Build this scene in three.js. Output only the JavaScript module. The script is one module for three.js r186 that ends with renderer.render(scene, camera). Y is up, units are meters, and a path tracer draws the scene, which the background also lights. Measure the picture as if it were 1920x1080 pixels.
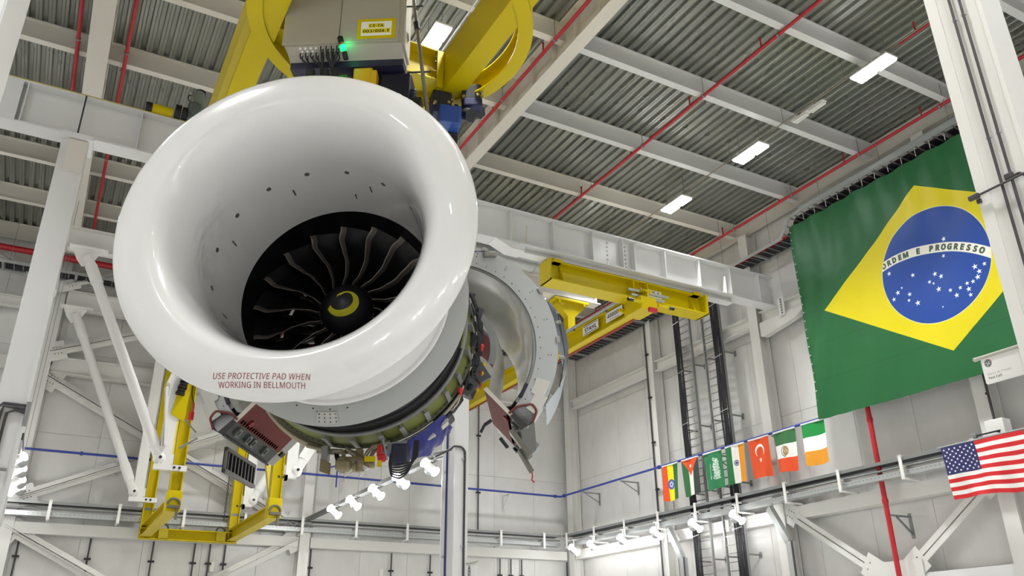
import * as THREE from 'three';
import { mergeGeometries } from 'three/addons/utils/BufferGeometryUtils.js';
import { RoundedBoxGeometry } from 'three/addons/geometries/RoundedBoxGeometry.js';
import { FontLoader } from 'three/addons/loaders/FontLoader.js';

// ---------------------------------------------------------------- camera, lamps, exposure
const scene = new THREE.Scene();
scene.background = new THREE.Color(0x000000);
const camera = new THREE.PerspectiveCamera(38.301, 1920 / 1080, 0.1, 200);
camera.position.set(0, 1.7, 0);
camera.rotation.set(0.418996, -0.507482, -0.010343, 'YXZ');
camera.updateMatrixWorld();
const renderer = new THREE.WebGLRenderer({ antialias: true });
renderer.toneMapping = THREE.LinearToneMapping;
renderer.toneMappingExposure = 1.15;
renderer.shadowMap.enabled = true;
const LAMP = new THREE.Color().setRGB(0.97, 0.99, 1.0);      // ceiling high bays
const FLOOD = new THREE.Color().setRGB(0.98, 0.99, 0.985);    // lamps along the cable trays
const CEILING_POWER = 190, FLOOD_POWER = 5, HALL_POWER = 12;
const regular = await new FontLoader().loadAsync('fonts/droid/droid_sans_regular.typeface.json');

// ---------------------------------------------------------------- helpers
let seed = 7;
const rnd = () => { seed = (seed * 1664525 + 1013904223) >>> 0; return seed / 4294967296; };
const V = (x, y, z) => new THREE.Vector3(x, y, z);
const PI = Math.PI;
const names = {};
const numbered = (n) => { const k = names[n] = (names[n] ?? -1) + 1; return k ? n + '_' + String(k).padStart(3, '0') : n; };
const box = (w, h, d, x = 0, y = 0, z = 0) => new THREE.BoxGeometry(w, h, d).translate(x, y, z);
const rbox = (w, h, d, x = 0, y = 0, z = 0, r = 0.012) => new RoundedBoxGeometry(w, h, d, 2, Math.min(r, w / 2.1, h / 2.1, d / 2.1)).translate(x, y, z);
const box2 = (x0, x1, y0, y1, z0, z1) => box(x1 - x0, y1 - y0, z1 - z0, (x0 + x1) / 2, (y0 + y1) / 2, (z0 + z1) / 2);
const cyl = (r, h, x = 0, y = 0, z = 0, n = 20, r2 = r) => new THREE.CylinderGeometry(r2, r, h, n).translate(x, y, z);
const cylX = (r, h, x = 0, y = 0, z = 0, n = 16, r2 = r) => new THREE.CylinderGeometry(r2, r, h, n).rotateZ(-PI / 2).translate(x, y, z);
const cylZ = (r, h, x = 0, y = 0, z = 0, n = 16, r2 = r) => new THREE.CylinderGeometry(r2, r, h, n).rotateX(PI / 2).translate(x, y, z);
const sph = (r, x = 0, y = 0, z = 0) => new THREE.SphereGeometry(r, 14, 10).translate(x, y, z);
const clean = (g) => { let h = g.index ? g.toNonIndexed() : g.clone(); for (const k of Object.keys(h.attributes)) if (!['position', 'normal', 'uv'].includes(k)) h.deleteAttribute(k); if (!h.attributes.uv) h.setAttribute('uv', new THREE.BufferAttribute(new Float32Array(h.attributes.position.count * 2), 2)); if (!h.attributes.normal) h.computeVertexNormals(); h.clearGroups(); return h; };
const M = (...gs) => { const l = gs.flat(9).filter(Boolean); return l.length === 1 ? l[0] : mergeGeometries(l.map(clean)); };
const turn = (g, from, to) => {                               // puts a shape built along +y between two points
  const d = to.clone().sub(from), q = new THREE.Quaternion().setFromUnitVectors(V(0, 1, 0), d.clone().normalize());
  return g.applyQuaternion(q).translate(from.x, from.y, from.z);
};
const rod = (a, b, r, n = 10) => turn(new THREE.CylinderGeometry(r, r, a.distanceTo(b), n).translate(0, a.distanceTo(b) / 2, 0), a, b);
const bar = (a, b, w, t) => {                                 // rectangular bar whose wide side stays level
  const d = b.clone().sub(a), L = d.length(); d.normalize();
  const s = Math.abs(d.y) > 0.999 ? V(1, 0, 0) : V(0, 1, 0).cross(d).normalize(), u = d.clone().cross(s);
  return new THREE.BoxGeometry(w, t, L).translate(0, 0, L / 2).applyMatrix4(new THREE.Matrix4().makeBasis(s, u, d)).translate(a.x, a.y, a.z);
};
const tube = (pts, r, n = 6, k = 6) => new THREE.TubeGeometry(new THREE.CatmullRomCurve3(pts.map((p) => V(...p)), false, 'catmullrom', 0.25), pts.length * k, r, n);
const ibeamX = (x0, x1, y0, y1, z, b, tf = 0.03, tw = 0.02) => M(box2(x0, x1, y0, y0 + tf, z - b / 2, z + b / 2), box2(x0, x1, y1 - tf, y1, z - b / 2, z + b / 2), box2(x0, x1, y0 + tf, y1 - tf, z - tw / 2, z + tw / 2));
const ibeamZ = (z0, z1, y0, y1, x, b, tf = 0.03, tw = 0.02) => M(box2(x - b / 2, x + b / 2, y0, y0 + tf, z0, z1), box2(x - b / 2, x + b / 2, y1 - tf, y1, z0, z1), box2(x - tw / 2, x + tw / 2, y0 + tf, y1 - tf, z0, z1));
const hcolZ = (x, z0, z1, y0, y1, b, tf = 0.03, tw = 0.022) => M(box2(x - b / 2, x + b / 2, y0, y1, z0, z0 + tf), box2(x - b / 2, x + b / 2, y0, y1, z1 - tf, z1), box2(x - tw / 2, x + tw / 2, y0, y1, z0 + tf, z1 - tf));
const hcolX = (z, x0, x1, y0, y1, b, tf = 0.03, tw = 0.022) => M(box2(x0, x0 + tf, y0, y1, z - b / 2, z + b / 2), box2(x1 - tf, x1, y0, y1, z - b / 2, z + b / 2), box2(x0 + tf, x1 - tf, y0, y1, z - tw / 2, z + tw / 2));
const lathe = (pts, n = 96, a0 = 0, len = PI * 2) => new THREE.LatheGeometry(pts.map(([s, r]) => new THREE.Vector2(r, s)), n, a0, len).rotateX(PI / 2);   // pts are [s, r], axis +z
const prism = (pts, t, o = {}) => { const s = new THREE.Shape(pts.map(([x, y]) => new THREE.Vector2(x, y))); return new THREE.ExtrudeGeometry(s, { depth: t, bevelEnabled: false, ...o }); };
function grid(nu, nv, f, closedU = false) {                   // a surface f(u, v) -> Vector3
  const p = [], uv = [], id = [];
  for (let j = 0; j <= nv; j++) for (let i = 0; i <= nu; i++) { const q = f(i / nu, j / nv); p.push(q.x, q.y, q.z); uv.push(i / nu, j / nv); }
  for (let j = 0; j < nv; j++) for (let i = 0; i < nu; i++) { const a = j * (nu + 1) + i, b = a + 1, c = a + nu + 1, d = c + 1; id.push(a, b, c, b, d, c); }
  const g = new THREE.BufferGeometry();
  g.setAttribute('position', new THREE.Float32BufferAttribute(p, 3)); g.setAttribute('uv', new THREE.Float32BufferAttribute(uv, 2)); g.setIndex(id); g.computeVertexNormals();
  return g;
}
const mesh = (name, geo, mat, parent = scene, label) => {
  const m = new THREE.Mesh(Array.isArray(geo) ? M(geo) : geo, mat); m.name = numbered(name); parent.add(m);
  if (label) m.userData.label = label;
  return m;
};
const tag = (o, label, category, group) => { o.userData.label = label; o.userData.category = category; if (group) o.userData.group = group; return o; };
const thing = (name, label, category, at = [0, 0, 0], rotY = 0, group) => {
  const g = new THREE.Group(); g.name = numbered(name); g.position.set(...at); g.rotation.y = rotY; scene.add(g);
  return tag(g, label, category, group);
};
const solo = (name, geo, mat, label, category, group) => tag(mesh(name, geo, mat), label, category, group);
const struct = (o) => { o.userData.kind = 'structure'; return o; };
const copyOf = (o, at, rotY, label, group) => { const c = o.clone(); c.name = numbered(o.name.replace(/_\d{3}$/, '')); c.position.set(...at); c.rotation.y = rotY; c.userData = { ...o.userData, label }; if (group) c.userData.group = group; scene.add(c); return c; };
const ORD = ['first', 'second', 'third', 'fourth', 'fifth', 'sixth', 'seventh', 'eighth', 'ninth', 'tenth', 'eleventh', 'twelfth', 'thirteenth', 'fourteenth', 'fifteenth', 'sixteenth'];

// ---------------------------------------------------------------- materials
const hex = (h) => new THREE.Color(h);
const std = (color, roughness = 0.5, metalness = 0, more = {}) => new THREE.MeshStandardMaterial({ color: hex(color), roughness, metalness, ...more });
function noiseMap(w, h, f, srgb = true) {
  const d = new Uint8Array(w * h * 4);
  for (let j = 0; j < h; j++) for (let i = 0; i < w; i++) { const c = f(i / w, j / h), k = (j * w + i) * 4; d[k] = c[0]; d[k + 1] = c[1]; d[k + 2] = c[2]; d[k + 3] = 255; }
  const t = new THREE.DataTexture(d, w, h); t.magFilter = THREE.LinearFilter; t.minFilter = THREE.LinearMipmapLinearFilter; t.generateMipmaps = true; t.wrapS = t.wrapT = THREE.RepeatWrapping;
  if (srgb) t.colorSpace = THREE.SRGBColorSpace; t.needsUpdate = true; return t;
}
const hash = (x, y) => { const s = Math.sin(x * 127.1 + y * 311.7) * 43758.5453; return s - Math.floor(s); };
const vn = (x, y, px = 1e9) => { const i = Math.floor(x), j = Math.floor(y), u = x - i, v = y - j, a = u * u * (3 - 2 * u), b = v * v * (3 - 2 * v), w = (k) => ((k % px) + px) % px; return (hash(w(i), j) * (1 - a) + hash(w(i + 1), j) * a) * (1 - b) + (hash(w(i), j + 1) * (1 - a) + hash(w(i + 1), j + 1) * a) * b; };
const fbm = (x, y, n = 4, px = 1e9) => { let s = 0, a = 0.5, t = 0; for (let k = 0; k < n; k++) { s += a * vn(x, y, px); t += a; x *= 2; y *= 2; px *= 2; a *= 0.5; } return s / t; };
const wallStain = noiseMap(512, 512, (u, v) => { const n = fbm(u * 6, v * 4, 5, 6), k = 238 + 17 * n; return [k, k - 0.5, k - 2]; });
const deckStain = noiseMap(512, 512, (u, v) => { const n = fbm(u * 12, v * 5, 5, 12), k = 190 + 65 * n; return [k, k, k - 4]; });
const deckRough = noiseMap(256, 256, (u, v) => { const k = 110 + 90 * fbm(u * 8, v * 8, 4, 8); return [k, k, k]; }, false);
const C = {
  wall: [0xdfdedc, 0xe1e0de, 0xdddbd9].map((c) => std(c, 0.32, 0, { map: wallStain })),
  backing: std(0xb9b5ae, 0.7), steel: std(0xdcdad5, 0.42), steelCool: std(0xdcdbda, 0.27), steelWarm: std(0xdad5ca, 0.45),
  deck: [0xa9aba6, 0xa2a49f, 0xb0b1ab].map((c) => std(c, 0.5, 0.55, { map: deckStain, roughnessMap: deckRough })),
  slab: std(0x77756f, 0.9), concrete: std(0xc9c8c5, 0.5),
  yellow: new THREE.MeshPhysicalMaterial({ color: hex(0xcbb500), roughness: 0.38, specularIntensity: 0.45 }), yellowDark: std(0xb9a51a, 0.5), red: std(0xb3202a, 0.4), blue: std(0x2d3f93, 0.4),
  galv: std(0xb9bcbc, 0.38, 0.6), galvDull: std(0x8d8f8e, 0.5, 0.5), dark: std(0x23222a, 0.55), black: std(0x0d0d10, 0.5), conduit: std(0x4c474a, 0.45, 0.4), cable: std(0x1d1c22, 0.6),
  bolt: std(0x9a958c, 0.35, 0.8), white: std(0xe8e6e2, 0.4), lens: new THREE.MeshStandardMaterial({ color: 0xffffff, emissive: LAMP, emissiveIntensity: 30, roughness: 0.4 }),
  floodLens: new THREE.MeshStandardMaterial({ color: 0xffffff, emissive: FLOOD, emissiveIntensity: 11, roughness: 0.4 }),
};

// ---------------------------------------------------------------- the room
const X0 = -9, X1 = 22, ZB = -34, ZF = 12, TOP = 17.1;
const floor = struct(mesh('floor', box2(X0 - 0.3, X1 + 0.3, -0.3, 0, ZB - 0.3, ZF + 0.3), C.concrete));
function wall(side, w, place) {                              // backing slab and its cladding panels, joints recessed
  const g = new THREE.Group(); g.name = 'wall_' + side; struct(g); scene.add(g);
  const H = 17.35;
  mesh('wall_backing', place.slab(H), C.backing, g);
  const nx = Math.round(w / 2.12), pw = w / nx, rows = [[0, 3.25], [3.25, 6.1], [6.1, 9.3], [9.3, 12.4], [12.4, 15.2], [15.2, H]];
  rows.forEach(([y0, y1]) => {
    const pg = rbox(pw - 0.008, y1 - y0 - 0.008, 0.05, 0, 0, 0, 0.006);
    for (let i = 0; i < nx; i++) {
      const m = mesh('wall_panel', pg, C.wall[Math.floor(rnd() * 3)], g), t = -w / 2 + (i + 0.5) * pw;
      place.put(m, t, (y0 + y1) / 2);
    }
  });
  return g;
}
wall('back', X1 - X0, { slab: (H) => box2(X0 - 0.3, X1 + 0.3, 0, H, ZB - 0.3, ZB - 0.04), put: (m, t, y) => m.position.set((X0 + X1) / 2 + t, y, ZB - 0.02) });
wall('right', ZF - ZB, { slab: (H) => box2(X1 + 0.04, X1 + 0.3, 0, H, ZB, ZF), put: (m, t, y) => { m.position.set(X1 + 0.02, y, (ZF + ZB) / 2 + t); m.rotation.y = PI / 2; } });
wall('left', ZF - ZB, { slab: (H) => box2(X0 - 0.3, X0 - 0.04, 0, H, ZB, ZF), put: (m, t, y) => { m.position.set(X0 - 0.02, y, (ZF + ZB) / 2 + t); m.rotation.y = PI / 2; } });
wall('front', X1 - X0, { slab: (H) => box2(X0 - 0.3, X1 + 0.3, 0, H, ZF + 0.04, ZF + 0.3), put: (m, t, y) => m.position.set((X0 + X1) / 2 + t, y, ZF + 0.02) });
const ceiling = new THREE.Group(); ceiling.name = 'ceiling'; struct(ceiling); scene.add(ceiling);
mesh('roof_slab', box2(X0 - 0.3, X1 + 0.3, 17.35, 17.6, ZB - 0.3, ZF + 0.3), C.slab, ceiling);
{
  // trapezoidal steel deck: sheets 0.9 m wide (three ribs), ribs along z
  const prof = [];
  for (let k = 0; k < 3; k++) { const o = k * 0.3; prof.push([o, 0.085], [o + 0.045, 0.085], [o + 0.075, 0], [o + 0.135, 0.0], [o + 0.15, 0.012], [o + 0.165, 0], [o + 0.225, 0], [o + 0.255, 0.085]); }
  prof.push([0.9, 0.085]);
  const outline = [...prof, ...prof.slice().reverse().map(([x, y]) => [x, y + 0.006])];
  const g = prism(outline, ZF - ZB).translate(0, 0, ZB);
  const uv = g.attributes.uv, ps = g.attributes.position;
  for (let i = 0; i < uv.count; i++) uv.setXY(i, ps.getX(i) / 2.7, ps.getZ(i) / 9);
  for (let x = X0; x < X1 - 0.01; x += 0.9) { const m = mesh('deck_sheet', g, C.deck[Math.floor(rnd() * 3)], ceiling); m.position.set(x, TOP, 0); if (x + 0.9 > X1) m.scale.x = (X1 - x) / 0.9; }
}

// ---------------------------------------------------------------- roof steel
const bays = [['left bay', X0 + 0.02, -1.02], ['middle bay', -0.98, 9.71], ['right bay', 9.73, 21.7]];
const rows = []; for (let k = 0; k < 10; k++) rows.push(-33.72 + k * 3.2);
rows.forEach((z, k) => bays.forEach(([nm, a, b], i) => {
  const g = M(ibeamX(a, b, 16.5, TOP - 0.005, z, 0.21, 0.025, 0.016), box2(a, a + 0.012, 16.5, 17.05, z - 0.12, z + 0.12), box2(b - 0.012, b, 16.5, 17.05, z - 0.12, z + 0.12));
  solo('roof_beam', g, i === 2 && k > 4 ? C.steelCool : C.steelWarm, `white ceiling beam under the steel deck of the ${nm}, ${ORD[k]} row from the back wall`, 'beam', 'white roof beams under the corrugated deck');
}));
function rafter(x, b, label, y0 = 15.98) {
  const t = thing('roof_girder', label, 'girder', [x, y0, ZB + 0.1]), L = ZF - ZB - 0.2;
  const tw = 0.03;
  mesh('bottom_flange', box2(-b / 2, b / 2, 0, 0.035, 0, L), C.steelWarm, t);
  mesh('web', box2(-tw / 2, tw / 2, 0.035, 1.07, 0, L), C.steelWarm, t);
  mesh('top_flange', box2(-b / 2, b / 2, 1.07, 1.105, 0, L), C.steelWarm, t);
  const sg = M(box2(-b / 2 + 0.01, -tw / 2, 0.035, 1.07, -0.012, 0.012), box2(tw / 2, b / 2 - 0.01, 0.035, 1.07, -0.012, 0.012));
  for (let z = 0.35; z < L; z += 1.1) { const m = mesh('stiffener', sg, C.steelWarm, t); m.position.z = z; }
  return t;
}
rafter(-1.0, 0.5, 'wide white roof girder running away at upper left, between two red pipes');
rafter(9.72, 0.37, 'white roof girder with web stiffeners running diagonally from top centre to the bellmouth');
solo('eave_beam', M(box2(21.55, 21.75, 16.45, 16.5, ZB + 0.1, ZF - 0.1), box2(21.63, 21.66, 16.5, TOP - 0.01, ZB + 0.1, ZF - 0.1)), C.steelWarm, 'white eave beam along the top of the right wall under the deck', 'beam');

// big crossing girder in line with the column row
{
  const t = thing('crossing_girder', 'deep white plate girder crossing the hall behind the engine, with stiffeners', 'girder', [0, 13.08, -19.6]);
  mesh('bottom_flange', box2(-8.9, 21.6, 0, 0.045, -0.25, 0.25), C.steelCool, t); mesh('top_flange', box2(-8.9, 21.6, 1.11, 1.155, -0.25, 0.25), C.steelCool, t);
  mesh('web', box2(-8.9, 21.6, 0.045, 1.11, -0.015, 0.015), C.steelCool, t);
  const sg = M(box2(-0.012, 0.012, 0.045, 1.11, 0.015, 0.235), box2(-0.012, 0.012, 0.045, 1.11, -0.235, -0.015));
  for (const x of [-8, -6.4, -4.6, -2.2, 0.3, 2.1, 4.0, 6.0, 7.6, 9.2, 10.78, 12.28, 13.74, 14.93, 15.39, 16.66, 18.15, 19.54, 20.9]) { const m = mesh('stiffener', sg, C.steelCool, t); m.position.x = x; }
  mesh('wide_stiffener', box2(-2.75, -2.3, 0.045, 1.11, 0.2, 0.235), C.steelCool, t);
  mesh('joint_strip', box2(-1.0, -0.965, 0.0, 1.15, 0.236, 0.262), C.dark, t, 'dark open joint between two girder lengths');
  for (const x of [14.45, 15.15]) for (let k = 0; k < 6; k++) mesh('bolt', cylZ(0.035, 0.03, x, 0.2 + k * 0.15, 0.03, 8), C.bolt, t);
  mesh('edge_strip', box2(-8.9, 9, 1.156, 1.176, 0.2, 0.262), std(0xb8ac58, 0.6), t, 'thin yellow edge strip on the top flange');
}
{
  const t = thing('crane_rail', 'white crane rail beam bolted under the crossing girder above the yellow end carriage', 'rail', [0, 12.86, -19.6]);
  mesh('rail_beam', M(box2(11.0, 19.6, 0.17, 0.215, -0.3, 0.36), box2(11.0, 19.6, 0.02, 0.17, -0.06, 0.06), box2(11.0, 19.6, 0, 0.03, -0.17, 0.17)), C.steelCool, t);
  for (const x of [11.25, 19.15]) mesh('gusset_plate', prism([[-0.09, 0], [0.09, 0], [0.09, 0.1], [-0.03, 0.62], [-0.09, 0.62]], 0.02).rotateY(PI / 2).translate(x, 0.216, 0.27), C.steelWarm, t);
  mesh('end_shoe', prism([[10.2, 0.21], [11.2, 0.21], [11.2, -0.02], [10.75, -0.02]], 0.5).translate(0, 0, -0.2), C.steelCool, t);
}

// ---------------------------------------------------------------- columns
function column(label, mat, geo, extra) { const t = thing('steel_column', label, 'column'); mesh('shaft', geo, mat, t); if (extra) extra(t); return t; }
column('tall white column at left, standing under the crossing girder', C.steelCool, M(box2(-1.24, -0.72, 0, 12.95, -19.66, -19.36), box2(-0.76, -0.7, 0, 12.95, -20.0, -19.33), box2(-1.27, -1.24, 0, 12.95, -20.0, -19.36)), (t) => {
  mesh('head_plate', box2(-1.3, -0.62, 12.95, 13.075, -20.0, -19.2), C.steelCool, t); mesh('cap', box2(-1.12, -0.72, 12.1, 12.93, -19.36, -19.27), C.steelWarm, t);
  for (const [y, s] of [[4.2, 1], [9.2, 1]]) mesh('splice_plate', box2(-0.705, -0.68, y, y + 0.5, -19.9, -19.45), C.steelCool, t);
});
column('grey-white column under the engine at centre with a blue and a grey conduit', C.steelCool, hcolZ(9.145, -20.0, -19.2, 0, 13.06, 0.38, 0.04));
column('near white column cut by the top left corner of the picture', C.steelCool, M(hcolZ(-1.0, -5.0, -4.25, 0, 15.97, 0.62, 0.04), box2(-0.735, -0.68, 0, 15.97, -4.99, -4.262)));
column('big near white column at right carrying two dark conduits', C.steel, M(box2(8.9, 9.3, 0, 15.97, -4.74, -4.12), box2(8.88, 8.9, 0, 15.97, -4.74, -4.6), box2(8.893, 9.36, 0, 15.965, -4.14, -4.09)));
const wallCols = [[-33.25, 'in the far corner of the room'], [-26.6, 'between the corner and the two cable ladders'], [-20.45, 'right of the two cable ladders, below the girder end'], [-12.75, 'behind the hanging white sign']];
for (const [z, w] of wallCols) column(`white wall column on the right wall, ${w}`, C.steel, hcolX(z, 21.45, 21.94, 0, 16.4, 0.42));
for (const [x, w] of [[-1.0, 'behind the tall left column'], [9.2, 'left of the centre column']]) column(`white wall column on the back wall, ${w}`, C.steel, hcolZ(x, -33.95, -33.5, 0, 16.4, 0.4));

// ---------------------------------------------------------------- wall beams and bracing
const beam = (geo, label, mat = C.steel) => solo('wall_beam', geo, mat, label, 'beam');
beam(ibeamZ(-33.0, -26.83, 12.7, 13.14, 21.68, 0.3), 'upper wall beam on the right wall between the corner and the first column');
beam(ibeamZ(-26.37, -20.68, 12.7, 13.14, 21.68, 0.3), 'upper wall beam on the right wall passing behind the two cable ladders');
{
  const t = thing('wall_beam', 'upper wall beam right of the girder end, with bolted splice and knee', 'beam', [21.55, 12.7, -20.2]);
  mesh('beam_body', ibeamZ(0, 32.0, 0, 0.44, 0.13, 0.3), C.steel, t);
  mesh('splice_plate', M(box2(-0.12, -0.1, -0.1, 0.55, 1.05, 1.32), box2(-0.12, -0.1, -0.1, 0.55, 1.0, 1.02)), C.steelCool, t);
  for (let k = 0; k < 6; k++) mesh('bolt', cylX(0.035, 0.03, -0.13, -0.02 + k * 0.1, 1.2, 8), C.bolt, t);
  mesh('knee_bracket', prism([[0, 0], [2.3, 0], [1.7, -0.32], [0.9, -0.45], [0.1, -0.55], [0, -0.5]], 0.25).rotateY(-PI / 2).translate(0.2, 0, 0), C.steel, t);
}
beam(ibeamX(9.42, 21.3, 12.82, 13.5, -33.72, 0.3), 'upper white beam on the back wall right of the engine');
beam(ibeamX(-0.75, 8.98, 11.42, 12.05, -33.72, 0.34), 'white back wall beam at left above the long diagonal brace');
beam(ibeamX(-8.9, -1.25, 13.75, 14.15, -33.7, 0.3), 'white back wall beam left of the left column');
beam(ibeamX(-8.9, -1.25, 11.42, 11.85, -33.7, 0.3), 'lower white back wall beam left of the left column');
beam(box2(-8.9, 8.95, 5.72, 6.1, -33.9, -33.55), 'white beam behind the cable tray along the back wall, left half');
beam(box2(9.45, 21.4, 5.72, 6.1, -33.9, -33.55), 'white beam behind the cable tray along the back wall, right half');
for (const [a, b, w] of [[-33.0, -26.83, 'next to the corner'], [-26.37, -20.68, 'behind the two cable ladders'], [-20.22, -12.98, 'above the two diagonal braces'], [-12.52, 11.9, 'past the flag with stars and stripes']]) beam(box2(21.5, 21.9, 5.72, 6.12, a, b), `white beam behind the right wall cable tray, ${w}`);
beam(M(box2(21.52, 21.9, 3.35, 3.72, -20.2, -12.98), box2(21.52, 21.9, 3.35, 3.72, -12.52, 11.9)), 'low white beam on the right wall under the braces', C.steelCool);
beam(ibeamX(-0.9, 9.6, 13.62, 14.36, -27.2, 0.34), 'front white beam with strut shoes behind the engine');
beam(ibeamX(-0.75, 8.98, 13.87, 14.6, -33.4, 0.34), 'rear white beam with strut shoes against the back wall');
const brace = (a, b, w, label, bolts = true) => {
  const t = thing('diagonal_brace', label, 'brace');
  const d = b.clone().sub(a).normalize(), n = Math.abs(d.z) > Math.abs(d.x) ? V(1, 0, 0) : V(0, 0, 1);
  const u = d.clone().cross(n).normalize(), L = a.distanceTo(b), mk = (h, dep, o1, o2) => new THREE.BoxGeometry(h, dep, L).translate(o1, o2, L / 2).applyMatrix4(new THREE.Matrix4().makeBasis(u, d.clone().cross(u), d)).translate(a.x, a.y, a.z);
  mesh('angle_bar', M(mk(w * 0.42, 0.02, -w * 0.29, 0), mk(w * 0.42, 0.02, w * 0.29, 0), mk(0.02, w * 0.5, -w * 0.09, -w * 0.22), mk(0.02, w * 0.5, w * 0.09, -w * 0.22)), C.steel, t);
  for (const [p, s] of [[a, 1], [b, -1]]) {
    const q = p.clone().addScaledVector(d, s * 0.15);
    mesh('gusset_plate', new THREE.BoxGeometry(w * 2.0, 0.016, 0.75).applyMatrix4(new THREE.Matrix4().makeBasis(u, d.clone().cross(u), d)).translate(q.x, q.y, q.z), C.steel, t);
    if (bolts) for (let k = 0; k < 6; k++) { const r = p.clone().addScaledVector(d, s * (0.14 + 0.11 * (k % 3))).addScaledVector(u, (k < 3 ? 1 : -1) * w * 0.3); mesh('bolt', new THREE.SphereGeometry(0.03, 6, 4).translate(r.x, r.y, r.z), C.bolt, t); }
  }
  return t;
};
brace(V(-0.85, 11.3, -33.72), V(8.9, 6.5, -33.72), 0.42, 'long white diagonal brace falling to the right, behind the white tube struts');
brace(V(-0.85, 6.9, -33.6), V(8.9, 11.3, -33.6), 0.36, 'white diagonal brace rising to the right above the left cable tray');
brace(V(-0.9, 12.15, -33.5), V(8.9, 16.1, -33.5), 0.36, 'white diagonal brace rising to the right just above the left wall beam');
brace(V(-0.9, 14.7, -33.2), V(2.6, 16.4, -33.2), 0.22, 'short slotted white brace rising right beside the upper strut shoe');
brace(V(-4.4, 16.3, -33.3), V(-1.3, 14.5, -33.3), 0.24, 'short slotted white brace falling right, left of the left column');
brace(V(-1.05, 5.95, -33.65), V(3.9, 3.4, -33.65), 0.4, 'white brace below the cable tray falling to the right at lower left');
brace(V(9.0, 6.05, -33.65), V(4.2, 3.4, -33.65), 0.4, 'white brace below the cable tray falling to the left under the yellow frame');
brace(V(21.5, 6.05, -20.2), V(21.5, 3.85, -17.0), 0.34, 'left one of two white braces meeting under the right wall cable tray');
brace(V(21.5, 3.85, -15.9), V(21.5, 5.9, -12.95), 0.34, 'right one of two white braces under the flag with stars and stripes');
solo('node_plate', box2(21.44, 21.47, 3.6, 4.1, -17.3, -15.5), C.steel, 'white node plate where the two right wall braces meet', 'plate');

// ---------------------------------------------------------------- sprinkler pipes
function sprinkler(x, y, za, zb, r, label, step = 2.9, first = 0.8) {
  const t = thing('sprinkler_pipe', label, 'pipe', [x, y, 0], 0);
  mesh('pipe_run', cylZ(r, zb - za, 0, 0, (za + zb) / 2, 12), C.red, t);
  const head = M(cyl(0.022, 0.3, 0, 0.17, 0, 8), cyl(0.035, 0.03, 0, 0.33, 0, 8)), rodg = cyl(0.009, TOP - y, 0, (TOP - y) / 2, 0.6, 6), clip = M(cylZ(r + 0.015, 0.05, 0, 0, 0.6, 12));
  for (let z = za + first; z < zb - 0.7; z += step) { const a = mesh('sprinkler_head', head, C.red, t); a.position.z = z; const b = mesh('hanger_rod', rodg, C.galvDull, t); b.position.z = z; const c = mesh('clamp', clip, C.galvDull, t); c.position.z = z; }
}
sprinkler(20.88, 16.42, -33.2, 4, 0.05, 'red sprinkler pipe under the deck along the right wall');
sprinkler(14.39, 16.42, -33.2, 4, 0.05, 'red sprinkler pipe under the deck passing left of the row of ceiling lamps');
sprinkler(9.37, 16.42, -33.2, 4, 0.05, 'red sprinkler pipe running beside the diagonal roof girder');
sprinkler(4.6, 16.42, -33.2, 4, 0.05, 'red sprinkler pipe seen above the yellow ring, behind the glaring lamp');
sprinkler(-0.36, 16.42, -33.2, 4, 0.05, 'red sprinkler pipe just right of the wide roof girder at upper left');
sprinkler(-1.52, 16.42, -33.2, 4, 0.05, 'red sprinkler pipe just left of the wide roof girder at upper left');
sprinkler(17.5, 16.42, -10.25, 3, 0.03, 'thin dark red pipe with one head near the upper right lamp', 2.9, 0.5);
solo('fire_main', [cylZ(0.085, 34, 21.3, 15.25, -15.6), rod(V(21.3, 15.25, -32.55), V(20.9, 15.6, -32.9), 0.08)], C.red, 'thick red water main running along the top of the right wall over the cable ladder', 'pipe');
solo('fire_main', [cylX(0.12, 29, 6.3, 15.75, -33.0)], C.red, 'thick red water main running along the top of the back wall at left', 'pipe');
{
  const t = thing('fire_riser', 'red vertical pipe coming down under the big green flag to the floor', 'pipe', [21.15, 0, -16.08]);
  mesh('riser', cyl(0.075, 15.2, 0, 7.6, 0, 14), C.red, t);
  for (const y of [2.5, 5.7, 8.1]) mesh('coupling', cyl(0.092, 0.12, 0, y, 0, 14), C.red, t);
  mesh('wall_bracket', M(bar(V(0, 5.3, 0.08), V(0.85, 5.3, 0.08), 0.04, 0.05), bar(V(0.25, 5.28, 0.08), V(0.85, 4.8, 0.08), 0.04, 0.05), box(0.03, 0.7, 0.1, 0.84, 5.05, 0.08)), C.galvDull, t);
}
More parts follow.
